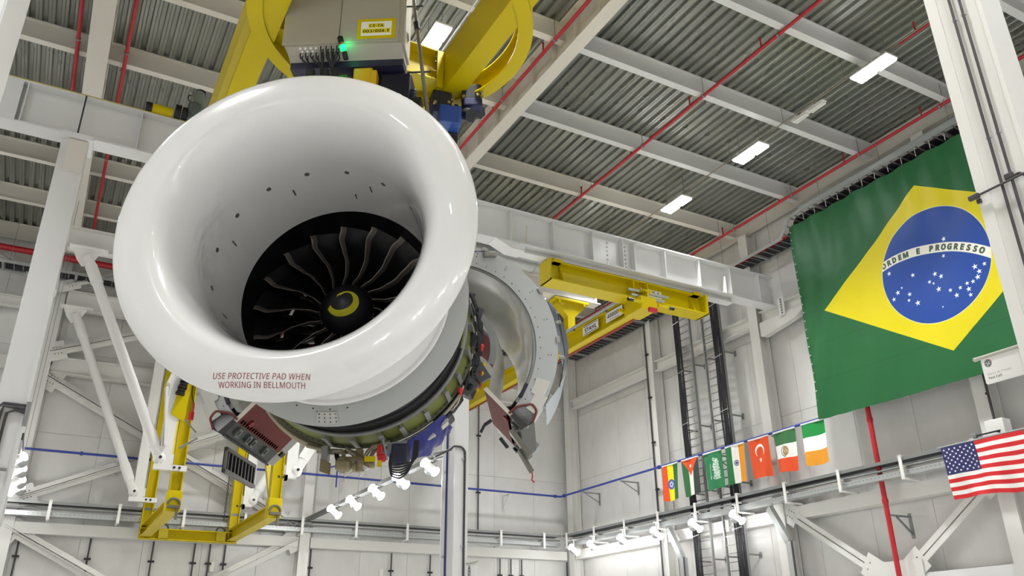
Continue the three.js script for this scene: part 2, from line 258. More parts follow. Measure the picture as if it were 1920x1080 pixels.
// blue air line around the room
{
  const t = thing('air_pipe', 'thin blue air pipe along the back wall and around the corner to the small flags', 'pipe');
  mesh('pipe_run', M(cylX(0.045, 22.0, 10.0, 8.52, -33.3), cylZ(0.045, 26.3, 21.0, 8.52, -20.15)), C.blue, t);
  for (const x of [0.8, 6.5, 13.0, 20.7]) mesh('coupling', cylX(0.075, 0.09, x, 8.52, -33.3), C.blue, t);
  mesh('coupling', cylZ(0.075, 0.09, 21, 8.52, -33.0), C.blue, t); mesh('coupling', cylZ(0.075, 0.09, 21, 8.52, -25.95), C.blue, t);
  for (const x of [2.0, 10.6, 18.3]) mesh('pipe_bracket', M(box(0.04, 0.05, 0.6, x, 8.44, -33.6), bar(V(x, 8.0, -33.88), V(x, 8.42, -33.35), 0.03, 0.03), box(0.05, 0.6, 0.03, x, 8.2, -33.9)), C.steel, t);
  for (const z of [-31.5, -28.6, -23.0, -19.9]) mesh('pipe_bracket', M(box(0.95, 0.05, 0.04, 21.5, 8.44, z), bar(V(21.9, 8.05, z), V(21.15, 8.42, z), 0.03, 0.03), box(0.03, 0.55, 0.05, 21.93, 8.2, z)), C.galvDull, t);
}
solo('drop_pipe', [cyl(0.03, 3.0, 9.75, 10.3, -33.2), rod(V(9.75, 8.8, -33.2), V(10.2, 8.95, -33.2), 0.03), cyl(0.03, 0.9, 10.2, 8.52, -33.2)], C.blue, 'blue drop pipe on the back wall right of the silver hinge plate', 'pipe');
// wall conduits
const conduit = (x, y0, y1, label) => { const t = thing('wall_conduit', label, 'conduit', [x, 0, -33.9], 0, 'thin dark conduits on the back wall'); mesh('tube', cyl(0.03, y1 - y0, 0, (y0 + y1) / 2, 0, 8), C.conduit, t); const cl = box(0.22, 0.07, 0.07); for (let y = y1 - 0.7; y > y0; y -= 2.6) { const m = mesh('clamp', cl, C.dark, t); m.position.y = y; } };
[[-0.55, 'thin dark conduit below the tray at the far lower left corner'], [1.66, 'thin dark conduit below the tray, second from the left edge'], [3.75, 'thin dark conduit seen through the left end of the yellow frame'], [5.2, 'left one of three close conduits under the yellow frame'], [5.75, 'middle one of three close conduits under the yellow frame'], [6.3, 'right one of three close conduits under the yellow frame'], [9.6, 'thin dark conduit beside the back wall column left of centre'], [13.0, 'thin dark conduit between two white boxes left of the centre column'], [14.75, 'thin dark conduit with a bend just left of the centre column'], [18.1, 'left one of three conduits right of the centre column'], [18.65, 'middle one of three conduits right of the centre column'], [19.2, 'right one of three conduits right of the centre column'], [21.6, 'thin dark conduit down in the far corner of the room']].forEach(([x, l]) => conduit(x, 0.02, 5.7, l));
conduit(17.0, 6.75, 14.4, 'long thin conduit on the upper back wall right of the centre column');
for (const [x, l] of [[6.05, 'small white socket box by the conduits under the yellow frame'], [12.75, 'small white socket box left of the centre column'], [18.38, 'small white socket box right of the centre column']]) solo('socket_box', M(rbox(0.16, 0.36, 0.1, x - 0.15, 4.9, -33.95), box(0.1, 0.1, 0.02, x - 0.15, 4.97, -33.89)), C.white, l, 'socket');
{
  const t = thing('wall_conduit', 'thin dark conduit running down the wall column between corner and ladders', 'conduit', [21.4, 0, -26.72]);
  mesh('tube', cyl(0.035, 12.2, 0, 9.0, 0, 8), C.conduit, t); for (let y = 4; y < 15; y += 1.9) mesh('clamp', box(0.07, 0.06, 0.2, 0, y, 0.06), C.dark, t);
}
{
  const t = thing('column_conduit', 'pair of dark conduits on the big near white column at right', 'conduit', [8.85, 0, 0]);
  for (const z of [-4.42, -4.3]) { mesh('tube', cyl(0.017, 12.5, 0, 9.6, z, 10), C.conduit, t); for (const y of [7.2, 8.95, 10.7]) mesh('clamp', box(0.03, 0.03, 0.06, 0.01, y, z), C.galv, t); }
  mesh('junction_box', rbox(0.05, 0.07, 0.1, 0, 6.62, -4.32), C.conduit, t);
  mesh('side_arm', cylZ(0.014, 0.75, -0.02, 6.56, -4.33), C.conduit, t); mesh('arm_end', M(rbox(0.05, 0.06, 0.13, -0.02, 6.56, -4.75), box(0.03, 0.05, 0.05, 0.01, 6.5, -4.72)), C.conduit, t);
  mesh('bend', tube([[0, 6.6, -4.26], [0, 6.6, -4.2], [0, 6.5, -4.14], [0, 6.3, -4.12]], 0.014), C.conduit, t);
}
{
  const t = thing('column_conduit', 'blue and grey conduits running down the centre column', 'conduit', [0, 0, 0]);
  mesh('blue_tube', cyl(0.03, 8.5, 8.93, 4.3, -19.62, 8), std(0x232c5c, 0.5), t, 'blue tube'); mesh('grey_tube', M(cyl(0.028, 6.2, 9.22, 3.2, -19.165, 8), tube([[9.22, 6.25, -19.165], [9.22, 6.55, -19.165], [9.12, 6.66, -19.165], [8.9, 6.66, -19.165], [8.86, 6.6, -19.25], [8.6, 6.45, -19.9]], 0.028)), C.conduit, t);
  mesh('cable_hook', M(tube([[8.9, 6.6, -19.3], [8.6, 6.55, -19.6], [8.45, 6.45, -19.5], [8.5, 6.36, -19.4], [8.7, 6.42, -19.4]], 0.03)), C.galvDull, t);
  for (const y of [2.4, 4.0, 6.1]) mesh('clamp', box(0.07, 0.05, 0.09, 8.93, y, -19.75), C.galv, t);
  for (const y of [4.2, 6.35]) mesh('clamp', box(0.12, 0.05, 0.03, 9.2, y, -19.17), C.galv, t);
}
{
  const t = thing('conduit_bundle', 'three bent dark conduits on the left column foot, low at the left edge', 'conduit', [-1.0, 0, -19.3]);
  for (let k = 0; k < 3; k++) mesh('tube', tube([[-0.02 + k * 0.1 - 0.22, 0.3, 0], [-0.24 + k * 0.1, 3, 0], [-0.24 + k * 0.1, 6.3 - k * 0.05, 0], [-0.18 + k * 0.1, 6.52 - k * 0.05, 0.0], [0.32, 6.52 - k * 0.08, 0]], 0.03), C.conduit, t);
  mesh('clamp', box(0.08, 0.5, 0.07, 0.32, 6.35, 0), C.galvDull, t); mesh('clamp', box(0.5, 0.05, 0.05, -0.05, 5.2, 0), C.galvDull, t);
}

// ---------------------------------------------------------------- cable trays along the walls
function tray(label, len, at, rotY, nBr, brOff) {              // built along +x, wall on -z; y = 0 is the tray's upper rail
  const t = thing('cable_tray', label, 'cable tray', at, rotY);
  mesh('upper_ladder', M(box(len, 0.09, 0.035, len / 2, 0.02, 0.3), box(len, 0.09, 0.035, len / 2, 0.02, -0.25)), C.galvDull, t);
  mesh('upper_cables', M(box(len, 0.05, 0.44, len / 2, 0.03, 0.02)), C.cable, t, 'dark cables lying on the tray');
  mesh('lower_channel', M(box(len, 0.01, 0.34, len / 2, -0.42, 0.05), box(len, 0.15, 0.012, len / 2, -0.35, 0.22), box(len, 0.15, 0.012, len / 2, -0.35, -0.12)), C.galv, t);
  const slot = []; for (let x = 0.1; x < len; x += 0.14) slot.push(box(0.05, 0.02, 0.006, x, -0.33, 0.229));
  const s = mesh('slot', slot, C.galvDull, t); s.userData.kind = 'stuff';
  mesh('middle_pipe', cylX(0.03, len, len / 2, -0.17, 0.16, 8), C.galvDull, t);
  const bg = M(box(0.1, 0.68, 0.03, 0, -0.22, 0.36), box(0.06, 0.05, 0.75, 0, 0.09, 0), box(0.06, 0.05, 0.75, 0, -0.53, 0), box(0.06, 0.05, 0.5, 0, -0.2, 0.1));
  for (let k = 0; k < nBr; k++) { const m = mesh('tray_bracket', bg, C.white, t, k ? undefined : 'white bracket'); m.position.x = brOff + k * 2.19; }
  return t;
}
tray('two-tier cable tray with white brackets along the back wall', 29.6, [-8.8, 6.68, -33.35], 0, 14, 0.2);
tray('two-tier cable tray on the right wall under the small flags', 43, [21.15, 6.68, -33.0], -PI / 2, 19, 0.45 - 0.05);
// overhead cable ladder near the roof
function ladderRun(t, a, b, side, w) {                        // two rails, rungs, a mat of cables on the wall side
  const d = b.clone().sub(a), L = d.length(); d.normalize();
  const p = (s, o, h) => a.clone().addScaledVector(d, s).addScaledVector(side, o).add(V(0, h, 0));
  mesh('ladder_rail', bar(p(0, 0, 0), p(L, 0, 0), 0.03, 0.1), C.galv, t); mesh('ladder_rail', bar(p(0, w, 0), p(L, w, 0), 0.03, 0.1), C.galv, t);
  for (let s = 0.15; s < L; s += 0.3) mesh('rung', bar(p(s, 0, -0.02), p(s, w, -0.02), 0.035, 0.03), C.galvDull, t);
  mesh('cable_mat', bar(p(0, w * 0.68, 0.03), p(L, w * 0.68, 0.03), w * 0.55, 0.06), C.cable, t);
  for (let s = 1; s < L; s += 2.4) mesh('support_strut', bar(p(s, -0.03, -0.06), p(s, w + 0.05, -0.06), 0.07, 0.05), C.galv, t);
}
{
  const t = thing('cable_ladder', 'overhead cable ladder along the top of the right wall, stepping down behind the flag', 'cable ladder'), s = V(1, 0, 0);
  ladderRun(t, V(20.78, 15.6, -17.45), V(20.78, 15.6, 8), s, 0.75);
  ladderRun(t, V(20.78, 15.02, -18.0), V(20.78, 15.6, -17.45), s, 0.75);
  ladderRun(t, V(20.86, 15.02, -32.4), V(20.86, 15.02, -18.0), s, 0.75);
  for (let z = -30.5; z < 6; z += 2.4) { mesh('hanger_rod', cyl(0.008, z > -17.5 ? 1.5 : 2.08, 20.78, z > -17.5 ? 16.35 : 16.06, z, 6), C.galvDull, t); }
  mesh('side_rail', box(0.03, 0.16, 9, 20.74, 15.66, -4.5 - 8.0), C.galv, t);
}
{
  const t = thing('cable_ladder', 'overhead cable ladder along the top of the back wall, below the red main', 'cable ladder'), s = V(0, 0, -1);
  ladderRun(t, V(-8.8, 15.02, -32.55), V(21.0, 15.02, -32.55), s, 0.75);
  for (let x = -8; x < 21; x += 2.6) mesh('hanger_rod', cyl(0.008, 2.08, x, 16.06, -32.55, 6), C.galvDull, t);
}
// the two vertical cable ladders
function riser(label, zc, zr, others) {
  const t = thing('cable_riser', label, 'cable ladder', [21.3, 0, 0]);
  const lo = Math.min(zc[0], zr), hi = Math.max(zc[1], zr), H = 14.98;
  for (const z of [lo, hi]) mesh('ladder_rail', box(0.1, H - 0.02, 0.045, 0.03, H / 2, z), C.galvDull, t);
  for (let y = 0.3; y < H; y += 0.29) mesh('rung', box(0.03, 0.035, hi - lo, 0.03, y, (lo + hi) / 2), C.galvDull, t);
  const n = 9, w = zc[1] - zc[0]; const gs = [];
  for (let k = 0; k < n; k++) { const z = zc[0] + (k + 0.5) / n * w, pts = []; for (let y = 0.05; y <= H; y += 1.2) pts.push([-0.04 - 0.02 * (k % 2) + 0.012 * Math.sin(y * 1.7 + k * 2), y, z + 0.012 * Math.sin(y * 1.1 + k)]); pts.push([-0.03, H, z]); gs.push(mesh('cable', tube(pts, w / n * 0.56, 6, 3), C.cable, t)); }
  for (let y = 1.5; y < H; y += 2.1) mesh('cable_tie', bar(V(-0.09, y, zc[0] - 0.02), V(-0.09, y + 0.05, zc[1] + 0.02), 0.02, 0.03), C.galv, t);
  for (let y = 2.4; y < H; y += 2.45) { mesh('wall_stand_off', box(0.6, 0.05, 0.05, 0.36, y, lo + 0.05), C.galvDull, t); mesh('wall_stand_off', M(box(0.6, 0.05, 0.05, 0.36, y, hi - 0.05), box(0.03, 0.2, 0.1, 0.66, y, hi - 0.05)), C.galvDull, t); }
}
riser('left vertical cable ladder on the right wall, black cables along its left side', [-24.62, -24.25], -23.72);
riser('right vertical cable ladder on the right wall, black cables along its right side', [-22.42, -22.0], -23.0);
for (const [z, l] of [[-20.4, 'square steel duct dropping below the tray beside the right lamp'], [-25.7, 'square steel duct dropping below the tray left of the cable ladders']]) {
  const t = thing('cable_duct', l, 'duct', [21.15, 0, z]);
  mesh('duct_body', M(rbox(0.2, 5.0, 0.24, 0, 2.52, 0.55), bar(V(0, 5.0, 0.5), V(0, 6.15, -0.15), 0.2, 0.2)), C.galv, t); mesh('duct_cover_edge', box(0.02, 5.0, 0.07, -0.11, 2.52, 0.7), C.conduit, t);
}

// ---------------------------------------------------------------- lamps
function lampShape(label, at, rods, group, lit = true) {
  const t = thing('ceiling_lamp', label, 'lamp', at, 0, group);
  mesh('housing', M(rbox(0.46, 0.06, 1.2, 0, 0.1, 0), rbox(0.2, 0.1, 0.5, 0, 0.17, 0), ...[-0.36, -0.12, 0.12, 0.36].map((z) => box(0.4, 0.05, 0.02, 0, 0.15, z))), C.white, t);
  for (const [x, z] of [[-0.12, -0.31], [0.12, -0.31], [-0.12, 0.31], [0.12, 0.31]]) mesh('lens', rbox(0.2, 0.06, 0.52, x, 0.045, z, 0.028), lit ? C.lens : C.white, t);
  for (const z of [-0.45, 0.45]) mesh('hanger_rod', cyl(0.008, rods, 0, 0.13 + rods / 2, z, 6), C.galvDull, t);
  if (lit) { const L = new THREE.SpotLight(LAMP, CEILING_POWER, 0, 0.92, 0.55, 2); L.position.set(0, 0.0, 0); L.target.position.set(0, -5, 0); L.shadow.radius = 22; t.add(L, L.target); L.name = 'lamp_light'; }
  return t;
}
const g1 = 'high bay ceiling lamps';
lampShape('glaring ceiling lamp under the deck, nearest to the big right column', [17.23, 15.95, -10.95], 1.0, g1);
lampShape('glaring ceiling lamp under the deck, middle one of three in a row', [17.23, 15.95, -15.57], 1.0, g1);
lampShape('glaring ceiling lamp under the deck, lowest in the picture, above the crossing girder', [17.23, 15.95, -19.2], 1.0, g1);
lampShape('very bright ceiling lamp seen through the yellow ring beside the control cabinet', [6.42, 15.95, -15.45], 1.0, g1);
for (const [x, z] of [[17.23, -6.3], [6.42, -19.2], [6.42, -23.6], [17.23, -23.6], [17.23, -28.2], [6.42, -28.2], [6.42, -10.4], [6.42, -5.2], [17.23, -1], [6.42, 0], [-4.4, -15.5], [-4.4, -22], [-4.4, -28.2], [-4.4, -8], [-4.4, 0], [6.42, 6], [17.2, 6], [-4.4, 7]]) lampShape('high bay ceiling lamp of the same row pattern, out of the picture or hidden', [x, 15.95, z], 1.0, 'ceiling lamps out of sight');
lampShape('unlit narrow white lamp fixture hanging between two lit ceiling lamps', [17.5, 16.2, -13.4], 0.8, undefined, false).scale.x = 0.4;
{
  const t = thing('lamp_conduit', 'thin brown wiring conduit joining the row of three ceiling lamps', 'conduit', [17.3, 16.32, 0]);
  mesh('tube', cylZ(0.022, 25, 0, 0, -17.0, 8), std(0x8a7f70, 0.6), t); for (let z = -28; z < -5; z += 2.3) mesh('hanger_rod', cyl(0.008, TOP - 16.32, 0, (TOP - 16.32) / 2, z, 6), C.galvDull, t);
}
solo('lamp_conduit', cylZ(0.022, 25, 6.9, 16.32, -17.0, 8), C.steel, 'thin pale wiring conduit beside the lamp seen through the yellow ring', 'conduit');
function floodLamp(label, at, rotY, group, stem, power = FLOOD_POWER, tilt = 0) {             // drum with two round glowing ends and a grey cone behind
  const t = thing('flood_lamp', label, 'lamp', at, rotY, group);
  mesh('lamp_body', cylX(0.105, 0.3, 0, 0, 0, 18).rotateZ(tilt), C.white, t);
  for (const s of [-1, 1]) { const m = mesh('lens', new THREE.SphereGeometry(0.14, 18, 12).scale(0.62, 1, 1), C.floodLens, t); m.position.set(s * 0.2 * Math.cos(tilt), s * 0.2 * Math.sin(tilt), 0); m.rotation.z = tilt; }
  mesh('cone_housing', cylZ(0.16, 0.34, 0, 0.02, -0.26, 16, 0.06), C.galvDull, t);
  mesh('yoke', M(box(0.03, stem, 0.05, 0, stem / 2 + 0.08, -0.12), box(0.2, 0.025, 0.06, 0, stem + 0.08, -0.12)), C.white, t);
  for (const s of [-1, 1]) { const L = new THREE.PointLight(FLOOD, power / 2, 0, 2); L.position.set(s * 0.3, -0.34, 0.16); L.name = 'lamp_light'; L.shadow.radius = 3; t.add(L); }
  return t;
}
[-31.7, -30.25, -28.07, -25.89, -23.67, -21.53].forEach((z, k) => floodLamp(`double-lobed bright lamp hanging under the right wall tray, ${ORD[k]} from the far corner`, [20.6, 5.96, z], -0.5, 'lamps under the right wall tray', 0.35, 3.0, -0.68));
{
  const t = thing('lamp_rail', 'grey lamp rail hung on thin wires between back wall and centre column', 'rail', [9.15, 6.72, 0]);
  mesh('rail_bar', box(0.2, 0.12, 13.2, 0, 0, -26.7), std(0x5f605f, 0.6), t); for (const z of [-29.3, -27.2, -25.05, -23.0]) mesh('wire', cyl(0.008, TOP - 6.75, -0.03, (TOP - 6.75) / 2, z, 5), C.galvDull, t);
}
[-29.27, -27.21, -25.04, -23.0, -20.9].forEach((z, k) => floodLamp(`double-lobed bright lamp on the wire-hung rail, ${ORD[k]} from the back wall`, [9.0, 6.46, z], -0.4, 'lamps on the wire-hung rail', 0.12, FLOOD_POWER, -0.68));
{
  const t = thing('lamp_rail', 'dark lamp rail beside the left column at the left picture edge', 'rail', [-0.93, 7.15, 0]);
  mesh('rail_bar', box(0.16, 0.2, 7.6, 0, 0.1, -29.4), C.conduit, t); for (const z of [-32, -28.5]) mesh('wire', cyl(0.008, TOP - 7.2, 0, (TOP - 7.2) / 2, z, 5), C.galvDull, t);
}
[-27.35, -29.04, -30.97, -32.3].forEach((z, k) => floodLamp(`double-lobed bright lamp on the rail at the left picture edge, ${['topmost', 'second', 'third', 'lowest'][k]} in the picture`, [-0.94, 6.95, z], -0.3, 'lamps at the left picture edge', 0.1, 1.2, 0.62));

{
  const t = thing('lamp_rail', 'lamp rail hung across the hall behind the viewer', 'rail', [5, 7.22, 2.6]);
  mesh('rail_bar', box(27, 0.12, 0.2, 0, 0, 0), C.galvDull, t); for (const x of [-12, -4, 4, 12]) mesh('wire', cyl(0.008, TOP - 7.25, x, (TOP - 7.25) / 2, 0, 5), C.galvDull, t);
}
for (let k = 0; k < 9; k++) floodLamp('double-lobed lamp on the rail behind the viewer', [-7.2 + 3 * k, 6.95, 2.5], PI, 'lamps on the rail out of sight', 0.1, k > 4 ? HALL_POWER * 0.45 : HALL_POWER * 1.15);

// ---------------------------------------------------------------- overhead crane
const plateTex = (w, h, draw) => { const c = document.createElement('canvas'); c.width = w; c.height = h; const g = c.getContext('2d'); draw(g, w, h); const t = new THREE.CanvasTexture(c); t.colorSpace = THREE.SRGBColorSpace; t.anisotropy = 8; return t; };
const printMat = (w, h, draw, rough = 0.5) => new THREE.MeshStandardMaterial({ map: plateTex(w, h, draw), roughness: rough, side: THREE.DoubleSide });
const fitText = (g, s, x, y, w, px, font = 'bold', fam = 'sans-serif') => { g.font = `${font} ${px}px ${fam}`; const k = w / g.measureText(s).width; g.save(); g.translate(x, y); g.scale(k, 1); g.fillText(s, 0, 0); g.restore(); };
{
  const t = thing('end_carriage', 'yellow crane end carriage hanging lengthwise under the crossing girder', 'crane', [0, 12.1, -19.6]);
  mesh('web', box2(12.1, 18.15, 0.04, 0.68, -0.02, 0.02), C.yellow, t); mesh('bottom_flange', box2(12.02, 18.25, 0, 0.04, -0.28, 0.34), C.yellow, t); mesh('top_flange', box2(12.1, 18.15, 0.66, 0.7, -0.2, 0.24), C.yellow, t);
  for (const [x, s] of [[12.06, 1], [18.2, -1]]) {
    mesh('end_plate', box2(x - 0.03, x + 0.03, 0, 0.72, -0.28, 0.34), C.yellow, t);
    mesh('end_gusset', prism([[0, 0.04], [0.3, 0.04], [0.02, 0.7], [0, 0.7]], 0.03).rotateY(-PI / 2).translate(x + s * 0.5, 0, 0.02), C.yellow, t);
    mesh('clamp_block', rbox(0.32, 0.12, 0.5, x + s * 0.32, 0.72, 0.02), C.yellow, t);
  }
  for (const x of [15.2, 15.75]) mesh('stiffener', box2(x - 0.015, x + 0.015, 0.04, 0.66, 0.02, 0.3), C.yellow, t);
  mesh('buffer_rail', M(box2(14.9, 16.5, 0.2, 0.28, 0.34, 0.4), box2(15.0, 16.3, 0.03, 0.1, 0.34, 0.42)), C.galv, t);
  mesh('number_plate', box(0.85, 0.26, 0.01, 16.1, 0.45, 0.03).translate(0, 0, 0.0), printMat(256, 80, (g, w, h) => { g.fillStyle = '#f2f1ec'; g.fillRect(0, 0, w, h); g.fillStyle = '#222'; g.textAlign = 'center'; g.textBaseline = 'middle'; fitText(g, '2.4', w * 0.72, h / 2, 90, 74); }), t, 'white number plate');
}
{
  const t = thing('bridge_girder', 'yellow crane bridge girder with two white lettered plates, running to the back', 'crane', [15.5, 11.72, 0]);
  mesh('girder_body', M(ibeamZ(-32.2, -19.0, 0, 0.62, 0, 0.36, 0.05, 0.05)), C.yellow, t);
  mesh('trolley_rail', M(box2(0.12, 0.2, -0.035, -0.002, -32.2, -19.0)), std(0x8c2f22, 0.6), t);
  mesh('side_pipe', cylZ(0.06, 12.5, -0.22, 0.66, -25.8, 10), C.galv, t);
  for (let z = -31; z < -19; z += 2.0) mesh('pipe_clip', M(box(0.12, 0.1, 0.05, -0.2, 0.6, z)), C.galvDull, t);
  mesh('end_block', M(box2(-0.3, 0.3, -0.05, 0.37, -19.9, -18.99), box2(-0.5, 0.5, 0.1, 0.2, -19.96, -19.86)), C.yellow, t);
  for (const x of [-0.75, 0.85]) { const m = mesh('buffer_arm', box(0.5, 0.08, 0.08, x * 0.7, 0.12, -18.95), C.yellow, t); mesh('buffer', cylX(0.055, 0.2, x, 0.12, -18.95), C.dark, m, 'dark rubber buffer'); }
  mesh('warning_tag', box(0.3, 0.14, 0.1, 0.1, -0.08, -18.95), C.red, t, 'small red tag');
  const pg = new THREE.PlaneGeometry(0.95, 0.34).rotateY(-PI / 2);
  const a = mesh('maker_plate', pg, printMat(512, 184, (g, w, h) => { g.fillStyle = '#eceae4'; g.fillRect(0, 0, w, h); g.fillStyle = '#1c1c1e'; g.textAlign = 'center'; g.textBaseline = 'middle'; fitText(g, 'STAHL', w / 2, h / 2 + 4, 400, 110, '900'); g.fillRect(30, 14, 450, 14); g.fillRect(30, 156, 450, 14); }), t, 'white plate lettered STAHL'); a.position.set(-0.19, 0.33, -22.0);
  const b = mesh('load_plate', pg, printMat(512, 184, (g, w, h) => { g.fillStyle = '#eceae4'; g.fillRect(0, 0, w, h); g.fillStyle = '#1c1c1e'; g.textAlign = 'center'; g.textBaseline = 'middle'; fitText(g, '40000 t', w / 2, h / 2 - 14, 430, 110, 'bold'); g.fillRect(110, 150, 280, 8); }), t, 'white plate with the lifting load'); b.position.set(-0.19, 0.33, -20.6);
}
{
  const t = thing('trolley_hanger', 'yellow tee-shaped hanger above the crane bridge, clamped to a white beam', 'crane', [15.9, 12.56, -24.2]);
  mesh('hanger_post', prism([[-0.16, 0], [0.16, 0], [0.16, 0.75], [0.62, 1.2], [0.62, 1.32], [-0.62, 1.32], [-0.62, 1.2], [-0.16, 0.75]], 0.3).translate(0, 0, -0.15), C.yellow, t);
  mesh('top_clamp', M(rbox(1.5, 0.1, 0.5, 0, 1.37, 0), ...[-0.55, 0.55].map((x) => cyl(0.05, 0.12, x, 1.3, 0.2, 8))), C.yellow, t);
  mesh('diagonal_strut', M(bar(V(0, 0.1, -0.2), V(0, 1.2, -2.6), 0.12, 0.12), rbox(0.9, 0.12, 0.5, 0, 1.3, -2.7)), C.yellow, t);
}
solo('crane_runway', ibeamX(10.0, 17.2, 14.02, 14.7, -24.2, 0.5), C.steel, 'white runway beam above the yellow tee-shaped hanger', 'beam');
solo('white_pipe', M(cylX(0.3, 7, 11.5, 14.3, -22.6, 24), cylX(0.32, 0.2, 13.5, 14.3, -22.6, 24)), C.galv, 'fat pale ventilation pipe under the crossing girder right of the bellmouth', 'duct');

// ---------------------------------------------------------------- hoist motor on the girder
{
  const t = thing('hoist_motor', 'grey-green gear motor with yellow drum standing on the girder at upper left', 'motor', [0.3, 14.24, -19.55]);
  mesh('yellow_drum', cylX(0.14, 0.48, 0.42, 0.16, 0.15, 20), C.yellow, t); mesh('drum_cap', cylX(0.145, 0.15, 0.1, 0.16, 0.15, 20), C.black, t); mesh('flange', M(cylX(0.22, 0.14, 0.78, 0.22, 0.15, 20), cylX(0.2, 0.1, 0.93, 0.22, 0.15, 20)), C.black, t);
  const gg = std(0x59635c, 0.5);
  mesh('gear_case', M(rbox(0.36, 0.62, 0.4, 1.16, 0.33, 0.1, 0.1), cylZ(0.09, 0.1, 1.14, 0.24, 0.33, 14)), gg, t); mesh('motor_body', cyl(0.15, 0.42, 1.22, 0.82, 0.1, 20, 0.13), std(0x757c72, 0.5), t); mesh('fan_cowl', M(cyl(0.13, 0.06, 1.24, 1.05, 0.1, 20)), C.dark, t);
  mesh('cable_loop', tube([[1.02, 0.82, 0.2], [0.95, 0.78, 0.22], [0.97, 0.66, 0.22], [1.05, 0.62, 0.2]], 0.015), C.black, t);
}

// ---------------------------------------------------------------- engine: local frame x right, y up, z forward along the axis
const EO = [3.113, 6.378, -10.632], EY = -0.551;
const LIP = 2.338, FL = 1.0, RT = 1.41, RB = 0.338, RO = 0.411, RD = 0.147;
const flare = [], outerLip = [];
for (let k = 0; k <= 28; k++) { const u = k / 28 * PI / 2; flare.push([LIP - FL + FL * Math.sin(u), RT + RB * (1 - Math.cos(u))]); outerLip.push([LIP - RD * (1 - Math.cos(u)), RT + RB + RO * Math.sin(u)]); }
const lipS = (r) => { const q = Math.min(1, Math.max(0, (r - RT - RB) / RO)); return LIP - RD * (1 - Math.sqrt(1 - q * q)); };
const gelcoat = new THREE.MeshPhysicalMaterial({ color: hex(0xeae9e7), roughness: 0.24, clearcoat: 1, clearcoatRoughness: 0.03 });
gelcoat.map = noiseMap(1024, 512, (u, v) => {                 // handling marks inside the throat
  const n = fbm(u * 14, v * 6, 5, 14), ang = ((u * 360 + 270) % 360), d = Math.abs(((ang - 175 + 540) % 360) - 180);
  const sm = Math.max(0, 1 - d / 34) * Math.max(0, 1 - Math.abs(v - 0.07) / 0.08) * Math.max(0, fbm(u * 40, v * 60, 4, 40) * 1.9 - 0.6);
  const k = 247 + 8 * n - 55 * sm; return [k, k, k + 1];
});
{
  const t = thing('bellmouth_inlet', 'huge glossy white bellmouth inlet ring on the engine front, with red warning lettering', 'bellmouth', EO, EY);
  const prof = [[0.0, RT], [0.5, RT], [1.0, RT], ...flare, ...outerLip.slice(1), [2.175, 2.15], [2.18, 2.12], [2.22, 2.05], [2.22, 1.9], [2.1, 1.72], [1.8, 1.58], [1.4, 1.5], [0.9, 1.475], [0.45, 1.48], [0.2, 1.51], [0.1, 1.54]];
  mesh('bell', lathe(prof, 160), gelcoat, t);
  mesh('mounting_flange', lathe([[0.13, 1.5], [0.14, 1.57], [0.125, 1.592], [0.1, 1.595], [0.075, 1.58], [0.07, 1.45]], 120), gelcoat, t);
  const gm = std(0x5b5751, 0.5), discG = new THREE.CylinderGeometry(0.034, 0.034, 0.012, 18), slotG = new RoundedBoxGeometry(0.02, 0.012, 0.15, 2, 0.005);
  for (let k = 0; k < 16; k++) {
    const a = (124.4 + 22.5 * k) * PI / 180, m = mesh('pressure_port', discG, gm, t, k ? undefined : 'grey round pressure port'); m.position.set((RT - 0.002) * Math.cos(a), (RT - 0.002) * Math.sin(a), 1.11); m.rotation.z = a - PI / 2;
    if (k % 2 === 0) { const b = a - 11.3 * PI / 180, s = mesh('probe_slot', slotG, gm, t, k ? undefined : 'dark probe slot'); s.position.set((RT - 0.003) * Math.cos(b), (RT - 0.003) * Math.sin(b), 0.775); s.rotation.z = b - PI / 2; }
  }
  mesh('small_probe', M(cylZ(0.006, 0.09, 0.25, 1.37, 0.48, 8), cyl(0.008, 0.05, 0.25, 1.385, 0.52, 8)), C.dark, t);
  // warning lettering laid on the lip
  const place = (str, cx, cy, w, h, slant, name, label) => {
    const shapes = regular.generateShapes(str, 1), g = new THREE.ShapeGeometry(shapes, 5); g.computeBoundingBox();
    const b = g.boundingBox, k = w / (b.max.x - b.min.x), kh = h / (b.max.y - b.min.y), ym = (b.max.y + b.min.y) / 2, p = g.attributes.position, nrm = g.attributes.normal;
    for (let i = 0; i < p.count; i++) {
      const x0 = (p.getX(i) - (b.max.x + b.min.x) / 2) * k + (p.getY(i) - ym) * kh * slant, y0 = (p.getY(i) - ym) * kh;
      const X = cx + x0 - 0.03 * y0, Y = cy + y0 - 0.038 * x0, r = Math.hypot(X, Y), s = lipS(r), q = Math.min(0.98, (r - RT - RB) / RO);
      const nz = 1 / RD, nr = q / Math.sqrt(1 - q * q) / RO, l = Math.hypot(nz, nr), e = 0.0025;
      p.setXYZ(i, X + X / r * nr / l * e, Y + Y / r * nr / l * e, s + nz / l * e); nrm.setXYZ(i, X / r * nr / l, Y / r * nr / l, nz / l);
    }
    mesh(name, g, std(0x8c2f36, 0.5, 0, { side: THREE.DoubleSide }), t, label);
  };
  place('USE PROTECTIVE PAD WHEN', -0.15, -1.9, 1.06, 0.066, 0.14, 'lettering_line', 'red lettering USE PROTECTIVE PAD WHEN');
  place('WORKING IN BELLMOUTH', -0.145, -1.992, 0.95, 0.064, 0.03, 'lettering_line', 'red lettering WORKING IN BELLMOUTH');
}
